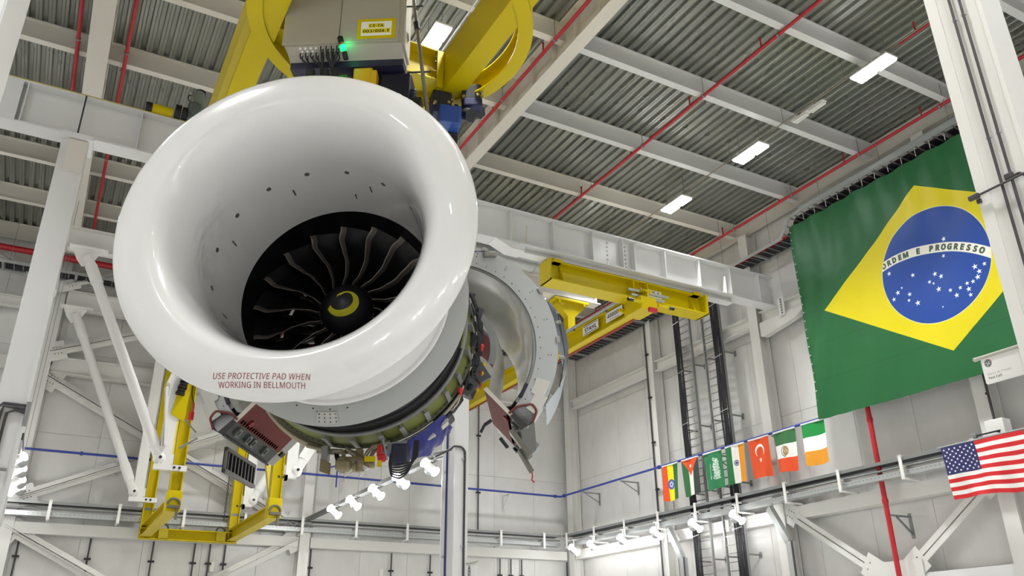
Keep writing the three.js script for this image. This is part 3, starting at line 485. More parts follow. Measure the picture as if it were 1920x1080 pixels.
const carbon = std(0x0a0a0e, 0.42), bladeEdge = std(0x6a625c, 0.38, 0.55), primer = std(0x6f7433, 0.5), fanCase = std(0x17161a, 0.45), aluGrey = std(0x8c8e8d, 0.42, 0.35), paintGrey = std(0xa9aba9, 0.5), maroon = std(0x6b2a22, 0.5), tan = std(0x8d8062, 0.55, 0.3), dkMetal = std(0x2e2d30, 0.45, 0.4), redCap = std(0xc02222, 0.45);
const pol = (r, deg, s) => V(r * Math.cos(deg * PI / 180), r * Math.sin(deg * PI / 180), s);
{
  const t = thing('jet_engine', 'turbofan jet engine with black fan hanging under the yellow ring behind the bellmouth', 'engine', EO, EY);
  // fan
  const spin = [[-0.03, 0.001], [-0.045, 0.06], [-0.1, 0.16], [-0.18, 0.25], [-0.28, 0.33], [-0.38, 0.385], [-0.5, 0.415], [-0.95, 0.5]];
  const sp = mesh('spinner', lathe(spin, 64), std(0x0e0e14, 0.45), t);
  mesh('bolt', M(...Array.from({ length: 18 }, (_, k) => { const q = pol(0.4, k * 20 + 9, -0.44); return sph(0.008, q.x, q.y, q.z); })), C.bolt, sp);
  {
    // yellow swirl painted on the nose: a comma that widens outwards, ending square
    const spinS = (r) => { for (let i = 1; i < spin.length; i++) if (r <= spin[i][1]) { const a = spin[i - 1], b = spin[i]; return a[0] + (b[0] - a[0]) * (r - a[1]) / (b[1] - a[1]); } return -0.5; };
    const c = [[-0.075, 0.03, 0.001], [-0.068, 0.072, 0.02], [-0.03, 0.088, 0.03], [0.02, 0.125, 0.018], [0.1, 0.13, 0.035], [0.165, 0.07, 0.052], [0.18, -0.03, 0.06], [0.13, -0.125, 0.064], [0.03, -0.18, 0.064], [-0.075, -0.185, 0.06], [-0.16, -0.14, 0.055], [-0.2, -0.085, 0.052]];
    const curve = new THREE.CatmullRomCurve3(c.map(([x, y]) => V(x, y, 0))), ww = (u) => { const k = u * (c.length - 1), i = Math.min(c.length - 2, Math.floor(k)); return c[i][2] + (c[i + 1][2] - c[i][2]) * (k - i); };
    const sw = grid(60, 4, (u, v) => { const q = curve.getPoint(u), d = curve.getTangent(u), w = ww(u) * (v - 0.5) * 1.25, X = q.x - d.y * w + 0.02, Y = q.y + d.x * w + 0.01, r = Math.hypot(X, Y); return V(X, Y, spinS(r) + 0.004); });
    mesh('swirl_mark', sw, std(0xb8b31c, 0.5, 0, { side: THREE.DoubleSide }), sp, 'yellow swirl mark');
  }
  const le = (r) => { const k = [[0.38, 6], [0.6, -1], [0.82, -1.5], [1.02, 1], [1.2, 2.2], [1.37, 0]]; for (let i = 1; i < k.length; i++) if (r <= k[i][0]) { const f = (r - k[i - 1][0]) / (k[i][0] - k[i - 1][0]), s = f * f * (3 - 2 * f); return k[i - 1][1] + (k[i][1] - k[i - 1][1]) * s; } return 0; };
  const at = (v, c, side) => {                                  // v: hub to tip, c: leading to trailing edge
    const r = 0.39 + v * 1.008, st = (14 + 50 * v) * PI / 180, ch = 0.48 + 0.06 * Math.sin(PI * v) + 0.12 * v, camber = 0.05 * Math.sin(PI * c) * (1 - 0.4 * v), th = 0.016 * Math.sqrt(Math.max(0, Math.sin(PI * Math.min(1, c * 0.96 + 0.03)))) * (1 - 0.5 * v);
    const z = -0.42 - 0.05 * Math.sin(PI * v) - c * ch * Math.cos(st), arc = -(c * ch * Math.sin(st)) + camber + side * th, a = le(r) * PI / 180 + arc / r;
    return V(r * Math.cos(a), r * Math.sin(a), z);
  };
  const bladeG = M(grid(16, 22, (u, v) => u < 0.5 ? at(v, u * 2, 1) : at(v, 2 - u * 2, -1)));
  const edgeG = M(grid(6, 22, (u, v) => { const c = u < 0.5 ? 0.17 * (1 - u * 2) : 0.17 * (u * 2 - 1); const q = at(v, c, u < 0.5 ? 1.35 : -1.35); q.z += 0.004; return q; }));
  for (let k = 0; k < 18; k++) { const b = mesh('fan_blade', bladeG, carbon, t); b.rotation.z = (18 + k * 20) * PI / 180; mesh('blade_edge', edgeG, bladeEdge, b, k ? undefined : 'brownish metal leading edge'); }
  mesh('fan_liner', lathe([[0, 1.405], [-0.3, 1.4], [-1.05, 1.4], [-1.05, 1.44], [0, 1.44]], 120), carbon, t);
  // rear of the bypass: vanes, splitter and core body
  mesh('stator_shroud', lathe([[-1.9, 0.98], [-2.0, 1.46], [-2.06, 1.46], [-1.96, 0.98]], 96, 218 * PI / 180, 314 * PI / 180), carbon, t, 'dark annular shroud behind the fan');
  const vane = M(grid(6, 2, (u, v) => { const r = 0.74 + v * 0.68; return V(r, 0.03 * Math.sin(PI * u), -1.5 - u * 0.3); }));
  const vm = std(0x55565a, 0.45, 0.3, { side: THREE.DoubleSide });
  for (let k = 0; k < 40; k++) { const m = mesh('guide_vane', vane, vm, t); m.rotation.z = k * 9 * PI / 180; }
  mesh('core_body', lathe([[-1.0, 0.62], [-1.2, 0.7], [-1.7, 0.74], [-2.4, 0.78], [-3.2, 0.74], [-4.2, 0.6], [-5.2, 0.42]], 64), dkMetal, t);
  mesh('core_face', lathe([[-0.95, 0.45], [-1.0, 0.62]], 64), C.dark, t);
  // attach ring behind the bellmouth: pale grey, bolted
  const ring = mesh('attach_ring', lathe([[0.065, 1.46], [0.06, 1.56], [-0.02, 1.72], [-0.085, 1.825], [-0.1, 1.83], [-0.125, 1.825], [-0.15, 1.68], [-0.16, 1.46]], 128), paintGrey, t, 'pale grey bolted ring');
  const bolts = []; for (let k = 0; k < 44; k++) { const a = k * 360 / 44, q = pol(1.625, a, 0.03); bolts.push(sph(0.011, q.x, q.y, q.z)); if (k % 4 === 0) { const w = pol(1.66, a + 2, 0.014); bolts.push(sph(0.009, w.x, w.y, w.z)); } }
  for (let k = 0; k < 44; k++) mesh('bolt', bolts[k], C.dark, ring);
  { const pl = M(grid(10, 2, (u, v) => { const a = -96 + u * 9.4, r = 1.665 + v * 0.135; return pol(r, a, -0.02 - (r - 1.72) * 0.62 + 0.012); })); const pp = mesh('patch_plate', pl, std(0xb9b8b2, 0.5, 0.2, { side: THREE.DoubleSide }), t, 'pale riveted plate'); for (let i = 0; i < 4; i++) for (let j = 0; j < 3; j++) { const q = pol(1.69 + j * 0.045, -95 + i * 2.5, 0); q.z = -0.02 - (1.69 + j * 0.045 - 1.72) * 0.62 + 0.016; mesh('rivet', sph(0.009, q.x, q.y, q.z), C.dark, pp); } }
  // fan case and rear frame
  mesh('fan_case', lathe([[-0.15, 1.47], [-0.16, 1.6], [-0.5, 1.605], [-0.9, 1.62], [-1.06, 1.66], [-1.06, 1.5]], 120), fanCase, t);
  for (const [s, r, w, m] of [[-0.46, 1.645, 0.03, dkMetal], [-0.66, 1.635, 0.05, std(0x3a3236, 0.5)], [-0.86, 1.66, 0.03, dkMetal]]) mesh('case_rib', lathe([[s, 1.58], [s, r], [s - w, r], [s - w, 1.58]], 120), m, t);
  mesh('rear_frame', lathe([[-1.06, 1.55], [-1.06, 1.675], [-1.2, 1.69], [-1.5, 1.735], [-1.62, 1.74]], 120), primer, t, 'yellow-green primed ring');
  for (const [s, r] of [[-1.08, 1.72], [-1.55, 1.79], [-1.68, 1.76]]) mesh('frame_flange', lathe([[s, 1.6], [s, r], [s - 0.035, r], [s - 0.035, 1.6]], 120), s < -1.5 ? std(0x55563f, 0.5, 0.2) : aluGrey, t);
  mesh('rear_band', lathe([[-1.6, 1.74], [-1.85, 1.7], [-1.98, 1.64], [-1.98, 1.5]], 120), dkMetal, t);
  const br = M(box(0.02, 0.09, 0.46, 0, 1.735, -1.32), box(0.075, 0.01, 0.46, 0, 1.78, -1.32));
  for (let k = 0; k < 15; k++) { const m = mesh('frame_bracket', br, aluGrey, t, k ? undefined : 'grey axial bracket'); m.rotation.z = (168 + k * 12.5 + (k % 3)) * PI / 180; }
  for (let k = 0; k < 60; k++) { const q = pol(1.765, 180 + k * 3.1, -1.52); mesh('rivet', sph(0.012, q.x, q.y, q.z), C.dark, t); }
  // tubes around the case
  const ringTube = (r, a0, a1, s, rad, m) => { const p = []; for (let a = a0; a <= a1; a += 8) { const q = pol(r, a, s); p.push([q.x, q.y, q.z]); } return mesh('ring_pipe', tube(p, rad, 8, 3), m, t); };
  ringTube(1.8, 200, 256, -1.72, 0.03, tan); ringTube(1.86, 205, 250, -1.78, 0.022, std(0xa79c80, 0.5, 0.3)); ringTube(1.84, 190, 260, -1.64, 0.025, std(0x9d9684, 0.5, 0.3));
  ringTube(1.83, 288, 330, -1.62, 0.028, std(0x9a9488, 0.4, 0.5)); ringTube(1.69, 185, 350, -1.0, 0.02, dkMetal); ringTube(1.9, 292, 318, -1.7, 0.03, std(0xbdb9ae, 0.35, 0.6)); ringTube(1.94, 296, 316, -1.74, 0.022, std(0xbdb9ae, 0.35, 0.6));
  for (const [a, r] of [[297, 1.9], [305, 1.93], [313, 1.9]]) { const q = pol(r, a, -1.7); const m = mesh('silver_clamp', rbox(0.14, 0.12, 0.16), std(0xc4c2bb, 0.35, 0.5), t); m.position.copy(q); m.rotation.z = (a + 90) * PI / 180; }
  // lower accessory cluster
  const valve = mesh('fuel_valve', M(rbox(0.34, 0.2, 0.26, 0.02, -2.05, -1.45, 0.05), rbox(0.22, 0.16, 0.3, -0.1, -2.1, -1.35, 0.05), cyl(0.07, 0.16, 0.14, -2.1, -1.35, 14), cylX(0.06, 0.26, 0.2, -2.06, -1.4, 14), sph(0.085, -0.12, -2.04, -1.3), rbox(0.12, 0.26, 0.1, 0.08, -1.94, -1.5, 0.03)), tan, t, 'tan valve block');
  for (const x of [-0.15, -0.05, 0.06, 0.16]) mesh('valve_bolt', cylZ(0.016, 0.13, x, -2.06, -1.27, 6), C.bolt, valve);
  for (const p of [[[-0.75, -1.72, -1.6], [-0.42, -1.82, -1.5], [-0.16, -1.86, -1.4], [-0.12, -1.96, -1.36], [-0.14, -2.06, -1.36]], [[-0.6, -1.8, -1.66], [-0.3, -1.86, -1.5], [0.0, -1.87, -1.42], [0.08, -1.98, -1.4]], [[-0.1, -1.82, -1.4], [0.02, -1.92, -1.38], [0.12, -2.03, -1.38]], [[0.55, -1.74, -1.4], [0.3, -1.8, -1.4], [0.22, -1.9, -1.38], [0.18, -2.02, -1.38]], [[0.5, -1.8, -1.5], [0.32, -1.86, -1.42], [0.27, -1.98, -1.4]]]) mesh('fuel_pipe', tube(p, 0.032, 8, 5), std(0x8f8877, 0.42, 0.45), t);
  mesh('side_plate', M(box(0.02, 0.24, 0.14, -0.38, -1.93, -1.45), box(0.09, 0.24, 0.02, -0.42, -1.9, -1.38)), aluGrey, t); mesh('tan_plate', prism([[0, 0], [0.16, -0.07], [0.16, -0.24], [0, -0.18]], 0.02).translate(-0.46, -1.98, -1.36), std(0x7a6c50, 0.55), t);
  mesh('grey_strut', M(bar(V(0.44, -1.66, -1.3), V(0.52, -2.02, -1.34), 0.07, 0.03), prism([[0.5, -1.76], [0.8, -1.72], [0.76, -2.08], [0.7, -2.12], [0.56, -1.95]], 0.06).translate(0, 0, -1.44)), std(0x85868a, 0.5, 0.2), t);
  mesh('red_cover', M(rbox(0.08, 0.18, 0.08, 0.43, -1.9, -1.28, 0.02), rbox(0.12, 0.12, 0.1, 0.46, -2.0, -1.28, 0.03)), redCap, t, 'red protective cover'); mesh('yellow_tag', M(box(0.16, 0.08, 0.01, 0.3, -2.02, -1.24), box(0.06, 0.12, 0.01, 0.44, -2.08, -1.24)), C.yellow, t, 'yellow tag');
  mesh('plastic_cap', M(turn(cyl(0.06, 0.14, 0, 0.07, 0, 12, 0.02), V(-0.02, -2.12, -1.36), V(-0.1, -2.26, -1.36)), turn(cyl(0.07, 0.17, 0, 0.08, 0, 12, 0.02), V(0.2, -2.1, -1.36), V(0.12, -2.28, -1.36))), new THREE.MeshPhysicalMaterial({ color: 0xf2f2f0, roughness: 0.15, transmission: 0.6, thickness: 0 }), t, 'clear plastic caps');
  for (let k = 0; k < 3; k++) mesh('cable_loop', tube([[-0.3, -1.82, -1.5], [-0.26 + k * 0.03, -1.95, -1.45], [-0.2, -2.05 - k * 0.015, -1.42], [-0.08, -2.09, -1.4]], 0.014, 6, 6), C.cable, t);
  for (let k = 0; k < 6; k++) mesh('cable_loop', tube([[0.92 + k * 0.012, -1.72, -1.4], [0.9 + k * 0.014, -1.95, -1.4], [0.84 + k * 0.01, -2.18 + k * 0.028, -1.4], [0.72, -2.28 + k * 0.04, -1.38], [0.6, -2.24 + k * 0.03, -1.36], [0.56 + k * 0.008, -2.06, -1.36], [0.58, -1.92, -1.36]], 0.012, 6, 6), C.cable, t);
  mesh('dark_box', rbox(0.24, 0.3, 0.3, 0.7, -1.92, -1.5, 0.03), std(0x23253c, 0.5), t);
  { const tarp = grid(30, 14, (u, v) => { const a = -77 + u * 33, bulge = Math.sin(PI * u) * 0.2 * Math.sin(PI * v) + 0.11 * (fbm(u * 11, v * 7, 3) - 0.5), q = pol(1.86 + bulge + 0.05 * v, a, -1.55 - v * 0.75 + 0.05 * fbm(u * 7, v * 5, 3)); return q; }); mesh('blue_cover', tarp, std(0x141d78, 0.4, 0, { side: THREE.DoubleSide }), t, 'crumpled blue plastic cover'); }
  // right-hand accessory clutter
  for (const [x, y, s, w, h, rz] of [[1.72, 0.25, -1.9, 0.16, 0.7, -0.32], [1.6, 0.5, -1.75, 0.2, 0.6, -0.25], [1.78, -0.42, -1.85, 0.2, 0.6, 0.55], [1.62, -0.75, -1.7, 0.26, 0.4, 0.75]]) { const m = mesh('bracket_plate', M(...[0].map(() => { const sh = new THREE.Shape([[-w / 2, -h / 2], [w / 2, -h / 2], [w / 2, h / 2], [-w / 2, h / 2]].map((q) => new THREE.Vector2(...q))); for (let k = -1; k <= 1; k++) { const o = new THREE.Path(); o.absarc(0, k * h * 0.28, w * 0.24, 0, PI * 2); sh.holes.push(o); } return new THREE.ExtrudeGeometry(sh, { depth: 0.04, bevelEnabled: false }); })), std(0x4c4e52, 0.45, 0.3), t, 'grey plate with lightening holes'); m.position.set(x, y, s); m.rotation.z = rz; }
  mesh('gear_housing', M(rbox(0.3, 0.5, 0.5, 1.62, 0.05, -1.75, 0.06), rbox(0.28, 0.4, 0.4, 1.52, -0.4, -1.7, 0.06), cylZ(0.12, 0.3, 1.7, -0.1, -1.6, 16), cylZ(0.1, 0.3, 1.58, 0.38, -1.6, 16)), std(0x313136, 0.45, 0.35), t);
  mesh('dark_casing', M(...[30, 20, 9, -2, -13, -24, -35, -45].map((a, i) => rbox(0.16 + 0.05 * (i % 3), 0.3, 0.34 + 0.1 * (i % 2), 0, 0, 0, 0.04).rotateZ(a * PI / 180).translate(...pol(1.76 + 0.03 * (i % 2), a, -1.85 - 0.06 * (i % 3)).toArray()))), std(0x222226, 0.45, 0.3), t, 'dark accessory casings');
  mesh('navy_plate', M(rbox(0.08, 0.62, 0.4, 1.66, 0.3, -1.68, 0.02).rotateZ(0.0), rbox(0.2, 0.34, 0.3, 1.72, -0.3, -1.85, 0.03), rbox(0.16, 0.5, 0.12, 1.8, 0.1, -1.95, 0.02)), std(0x1c1d33, 0.5, 0.2), t, 'dark navy plates');
  for (let k = 0; k < 34; k++) { const a = 20 - (k % 17) * 3.4, q = pol(1.78 + 0.05 * rnd(), a, -1.5 - rnd() * 0.3), r = pol(1.72 + 0.1 * rnd(), a - 8 - 8 * rnd(), -1.7 - rnd() * 0.3), mid = q.clone().lerp(r, 0.5).multiplyScalar(1 + 0.04 * rnd()); mesh('wire_harness', tube([[q.x, q.y, q.z], [mid.x, mid.y, mid.z + 0.06], [r.x, r.y, r.z]], 0.011 + 0.012 * rnd(), 6, 6), [C.cable, dkMetal, std(0xa8a294, 0.35, 0.6)][k % 3], t); }
  for (const [x, y, s] of [[1.87, -0.12, -1.8], [1.58, -0.95, -1.45], [1.8, 0.02, -1.9]]) mesh('red_cap', M(sph(0.045, x, y, s), cyl(0.03, 0.07, x, y - 0.04, s, 10)), redCap, t, 'red cap');
  mesh('red_box', rbox(0.13, 0.36, 0.12, 1.8, -0.6, -1.9, 0.02).rotateZ(-0.0), std(0x8b3430, 0.5), t); mesh('yellow_rod', rod(V(1.9, -0.35, -1.95), V(1.78, -0.78, -2.05), 0.035), C.yellow, t, 'yellow hold-open rod');
  mesh('pipe_elbow', M(tube([[1.5, -0.2, -1.45], [1.62, -0.12, -1.45], [1.68, 0.02, -1.5], [1.66, 0.2, -1.55]], 0.035, 8, 6), rbox(0.14, 0.1, 0.1, 1.58, 0.18, -1.5, 0.02)), std(0xb4b0a4, 0.35, 0.5), t);
  mesh('mount_block', M(rbox(0.5, 0.5, 2.2, 0.05, 1.9, -1.9, 0.05)), C.dark, t);
}

// ---------------------------------------------------------------- open reverser cowls (one shape, mirrored by its own builder)
function cowl(sd, label) {
  const OPEN = 43 * PI / 180, c = [1.11 * sd, 0.15];
  const t = thing('reverser_cowl', label, 'cowl', EO, EY);
  const T = (g) => g.rotateZ(OPEN * sd).translate(c[0], c[1], 0);   // closed pose to open pose
  const SF = -2.6, SE = -4.9, f = (p) => (s) => { for (let i = 1; i < p.length; i++) if (s >= p[i][0]) { const k = (s - p[i - 1][0]) / (p[i][0] - p[i - 1][0]); return p[i - 1][1] + (p[i][1] - p[i - 1][1]) * k; } return p[p.length - 1][1]; };
  const rIn = f([[SF, 1.57], [-3.2, 1.55], [-3.8, 1.46], [-4.4, 1.33], [SE, 1.22]]), rOut = f([[SF, 1.99], [-3.2, 1.96], [-3.9, 1.82], [-4.4, 1.6], [SE, 1.25]]), rCore = f([[SF, 0.93], [-3.0, 1.0], [-3.6, 1.03], [-4.3, 0.98], [SE, 0.9]]);
  const D = (a) => a * PI / 180, px = (r, a, s) => V(sd * r * Math.cos(D(a)), r * Math.sin(D(a)), s);
  const both = (m) => { const k = m.clone(); k.side = THREE.DoubleSide; return k; };
  const liner = new THREE.MeshPhysicalMaterial({ color: hex(0xcfcec6), roughness: 0.3, clearcoat: 0.8, clearcoatRoughness: 0.08, side: THREE.DoubleSide });
  // duct lining: outer arc, lower wall with rounded corner, inner core arc
  const path = (s) => {
    const o = rIn(s), k = rCore(s), pts = [];
    for (let a = 84; a >= -84; a -= 6) pts.push([o * Math.cos(D(a)), o * Math.sin(D(a))]);
    pts.push([0.1, -o * 0.97], [0.085, -(o * 0.6 + k * 0.4)], [0.1, -(k + 0.16)]);
    for (let a = -78; a <= 78; a += 6) { const e = Math.max(0, (-a - 52) / 26), rr = k + 0.1 * e * e; pts.push([rr * Math.cos(D(a)), rr * Math.sin(D(a))]); }
    return pts;
  };
  const NP = path(SF).length - 1;
  mesh('duct_lining', T(grid(NP, 16, (u, v) => { const s = SF + (SE - SF) * v, q = path(s)[Math.round(u * NP)]; return V(sd * q[0], q[1], s); })), liner, t);
  const skin = mesh('outer_skin', T(grid(40, 14, (u, v) => { const s = SF - 0.05 + (SE - SF) * v; return px(rOut(s), 86 - u * 172, s); })), both(std(0xc3c6c8, 0.4)), t);
  // front ring: flat bolted face with an inner step
  const face = (r0, r1, a0, a1, s, n = 48) => grid(n, 1, (u, v) => px(r0 + (r1 - r0) * v, a0 + (a1 - a0) * u, s));
  const ring = mesh('front_ring', T(M(face(1.63, 2.0, 88, -86, SF), grid(48, 1, (u, v) => px(2.0, 88 - u * 174, SF - v * 0.12)), face(1.63, 2.0, 88, -86, SF - 0.12))), both(std(0xb0b2b2, 0.45)), t, 'flat pale grey bolted ring');
  mesh('inner_step', T(M(face(1.575, 1.64, 88, -80, SF - 0.03), grid(48, 1, (u, v) => px(1.64, 88 - u * 168, SF - v * 0.04)), grid(48, 1, (u, v) => px(1.575, 88 - u * 168, SF - 0.03 - v * 0.05)))), both(std(0x8f9191, 0.4, 0.3)), t);
  for (let k = 0; k < 26; k++) { const q = px(1.7, 84 - k * 6.4, SF + 0.006); mesh('bolt', T(sph(0.009, q.x, q.y, q.z)), C.dark, ring); }
  for (let k = 0; k < 8; k++) for (let i = 0; i < 2; i++) { const q = px(1.86 + (i - 0.5) * 0.05, 66 - k * 19 + (k % 2), SF + 0.006); mesh('rivet', T(sph(0.008, q.x, q.y, q.z)), C.dark, ring); }
  for (const a of [60, 25, -12, -40]) { const q = px(2.0, a, SF + 0.0); const m = mesh('edge_fitting', T(rbox(0.07, 0.12, 0.06).rotateZ(sd * D(a)).translate(q.x, q.y, q.z)), std(0x9c9c98, 0.4, 0.3), ring); }
  mesh('latch_plate', T(M(grid(2, 2, (u, v) => px(1.72 + v * 0.24, -62 - u * 9, SF + 0.02)), grid(2, 2, (u, v) => px(1.8 + v * 0.22, -70 - u * 10, SF + 0.022)))), both(std(0xc6c4be, 0.5)), ring, 'pale corner plate');
  mesh('seal_block', T(rbox(0.26, 0.06, 0.05).rotateZ(sd * D(-68 + 90)).translate(...px(1.6, -72, SF + 0.01).toArray())), C.dark, ring);
  // core cowl inside: red fire-side skin, grey front lip
  mesh('core_skin', T(grid(30, 10, (u, v) => { const s = SF - 0.03 + (SE - SF) * v; return px(rCore(s) - 0.07, 78 - u * 136, s); })), both(std(0x6a1f1a, 0.85)), t, 'dark red inner skin');
  mesh('core_band', T(M(grid(30, 1, (u, v) => px(rCore(-3.55) - 0.085, 78 - u * 136, -3.5 - v * 0.2)))), both(C.dark), t); mesh('core_band', T(M(grid(30, 1, (u, v) => px(rCore(-3.3) - 0.08, 78 - u * 136, -3.2 - v * 0.26)))), both(std(0xc9c4b5, 0.5)), t, 'pale band');
  const lip = (s) => [[0.0, 0.0]];
  mesh('core_lip', T(M(face(0.845, 0.95, 80, -62, SF), grid(30, 1, (u, v) => px(0.95, 80 - u * 142, SF - v * 0.08)), grid(30, 1, (u, v) => px(0.845, 80 - u * 142, SF - v * 0.08)))), both(std(0x8d8f8e, 0.4, 0.3)), t);
  // lower wall and latch beam
  const wallMat = std(0x64241d, 0.8), X = (x) => sd * x;
  const bxs = (x0, x1, y0, y1, z0, z1) => box2(Math.min(X(x0), X(x1)), Math.max(X(x0), X(x1)), y0, y1, z0, z1);
  mesh('lower_wall', T(M(bxs(0.04, 0.07, -1.68, -1.04, SE, SF - 0.02))), wallMat, t, 'dark red lower wall panel'); mesh('wall_edge', T(M(bxs(0.035, 0.095, -1.68, -1.04, SF - 0.02, SF + 0.005))), std(0xcfc9bb, 0.45), t);
  for (let k = 0; k < 18; k++) mesh('wall_rib', T(bxs(0.028, 0.042, -1.66, -1.59, -2.75 - k * 0.11, -2.82 - k * 0.11 + 0.035)), std(0x8a1f1a, 0.5), t);
  mesh('red_cover', T(cylX(0.06, 0.03, X(0.02), -1.56, -3.05, 14)), std(0x8a1f1a, 0.6), t);
  const beamG = std(0x3f413d, 0.5, 0.2);
  mesh('latch_beam', T(M(bxs(0.05, 0.3, -1.97, -1.68, SE, SF - 0.02), bxs(0.0, 0.05, -1.985, -1.95, SE, SF))), beamG, t, 'dark grey latch beam');
  for (const z of [-2.85, -3.35, -3.6, -4.25]) mesh('latch', T(M(bxs(0.0, 0.06, -1.86, -1.72, z - 0.14, z), bxs(-0.03, 0.0, -1.84, -1.76, z - 0.09, z - 0.05), bxs(-0.02, 0.01, -1.88, -1.86, z - 0.16, z + 0.02))), std(0x6d706c, 0.45, 0.3), t);
  const hol = []; for (let z = -2.75; z > -4.7; z -= 0.08) hol.push(bxs(-0.004, 0.001, -1.975, -1.955, z - 0.03, z));
  const hm = mesh('perforation', T(M(...hol)), C.black, t); hm.userData.kind = 'stuff';
  mesh('nose_shell', T(M(prism([[X(0.04), -1.62], [X(0.22), -1.64], [X(0.42), -1.78], [X(0.4), -1.93], [X(0.2), -2.02], [X(0.02), -1.97]], 0.03).translate(0, 0, SF - 0.03))), std(0x34302f, 0.5), t); mesh('nose_rim', T(tube([[X(0.05), -1.64, SF + 0.02], [X(0.22), -1.65, SF + 0.02], [X(0.42), -1.79, SF + 0.02], [X(0.4), -1.93, SF + 0.02], [X(0.22), -2.02, SF + 0.02]], 0.022, 6, 8)), maroon, t, 'dark red rim');
  mesh('aft_fitting', T(M(bxs(0.06, 0.4, -1.95, -1.7, SE - 0.35, SE), bxs(0.04, 0.07, -1.65, -1.15, SE - 0.3, SE))), std(0x9c9d9a, 0.42, 0.35), t); mesh('aft_black_block', T(bxs(0.0, 0.05, -1.72, -1.62, SE - 0.22, SE - 0.08)), C.black, t);
  return { t, T, px, bxs, X, SF, SE };
}
{
  const r = cowl(1, 'opened right-hand engine cowl swung out beside the yellow crane, pale ring and red lower wall');
  mesh('hanging_fitting', M(bar(V(2.42, -1.6, -2.7), V(2.62, -1.95, -2.75), 0.14, 0.05), bar(V(2.3, -1.3, -2.65), V(2.6, -1.72, -2.65), 0.26, 0.08)), std(0x6a665e, 0.45, 0.3), r.t); mesh('red_ribbon', tube([[2.6, -1.92, -2.72], [2.63, -2.0, -2.72], [2.62, -2.08, -2.72], [2.66, -2.12, -2.72]], 0.012), redCap, r.t, 'red ribbon'); mesh('black_handle', rod(V(2.12, -1.42, -2.6), V(2.24, -1.58, -2.6), 0.03), C.black, r.t); mesh('dark_clip', M(bar(V(1.98, -1.12, -2.6), V(1.86, -1.2, -2.6), 0.05, 0.05), bar(V(1.86, -1.2, -2.6), V(1.8, -1.32, -2.6), 0.05, 0.04)), dkMetal, r.t);
  mesh('tie_cable', r.T(tube([-25, -35, -45, -55, -62].map((a) => r.px(2.1 + 0.02 * Math.cos(a), a, -2.75).toArray()), 0.008)), C.cable, r.t);
  for (const a of [-30, -48]) mesh('cable_eye', r.T(rbox(0.1, 0.06, 0.06).rotateZ(a * PI / 180).translate(...r.px(2.07, a, -2.72).toArray())), std(0x8f8d86, 0.4, 0.4), r.t);
  mesh('aft_fairing', r.T(grid(14, 6, (u, v) => r.px(2.02 + 0.16 * Math.sin(PI * u) * (1 - v * 0.5), -14 - u * 58, -2.75 - v * 1.4))), std(0xb4bec6, 0.4, 0, { side: THREE.DoubleSide }), r.t, 'bluish grey outer fairing');
  mesh('blue_pad', rbox(0.3, 0.08, 0.2, 1.72, 1.98, -2.7, 0.03), C.blue, r.t); mesh('top_fitting', rbox(0.24, 0.1, 0.16, 1.95, 1.9, -2.62, 0.03), std(0x8f8d86, 0.4, 0.4), r.t);
  const l = cowl(-1, 'opened left-hand engine cowl under the bellmouth, showing its big dark red lower wall');
  // grille door hanging from the left latch beam
  const e0 = V(-2.47, -1.42, -2.8), e1 = V(-2.47, -1.42, -4.25), door = mesh('grille_door', M(box2(-0.02, 0.02, -0.06, 0.0, -1.45, 0), box2(-0.02, 0.02, -0.42, -0.36, -1.45, 0), box2(-0.02, 0.02, -0.42, 0, -0.05, 0), box2(-0.02, 0.02, -0.42, 0, -1.45, -1.4), box2(0.02, 0.035, -0.42, -0.36, -1.45, 0)), std(0x5d5953, 0.5, 0.3), l.t, 'grille door hanging from the latch beam');
  door.position.copy(e0);
  mesh('grille_back', box2(-0.035, -0.025, -0.42, 0, -1.45, 0), C.black, door); for (let k = 0; k < 8; k++) mesh('grille_slat', box2(-0.02, 0.012, -0.37, -0.05, -0.16 - k * 0.165, -0.11 - k * 0.165), std(0x3a3735, 0.5, 0.2), door);
  mesh('red_plug', M(cyl(0.045, 0.13, -3.0, -0.98, -2.45, 12), cyl(0.015, 0.16, -2.98, -0.84, -2.45, 8)), redCap, l.t, 'red plug'); mesh('plug_cable', tube([[-2.98, -0.78, -2.45], [-3.05, -0.6, -2.47], [-3.08, -0.3, -2.5]], 0.01), C.cable, l.t);
  mesh('hold_rod', M(rod(V(-3.12, -1.02, -2.5), V(-2.9, -1.24, -2.5), 0.014), rod(V(-3.14, -1.5, -2.5), V(-2.86, -1.34, -2.5), 0.018)), std(0x8c8a84, 0.4, 0.4), l.t);
}

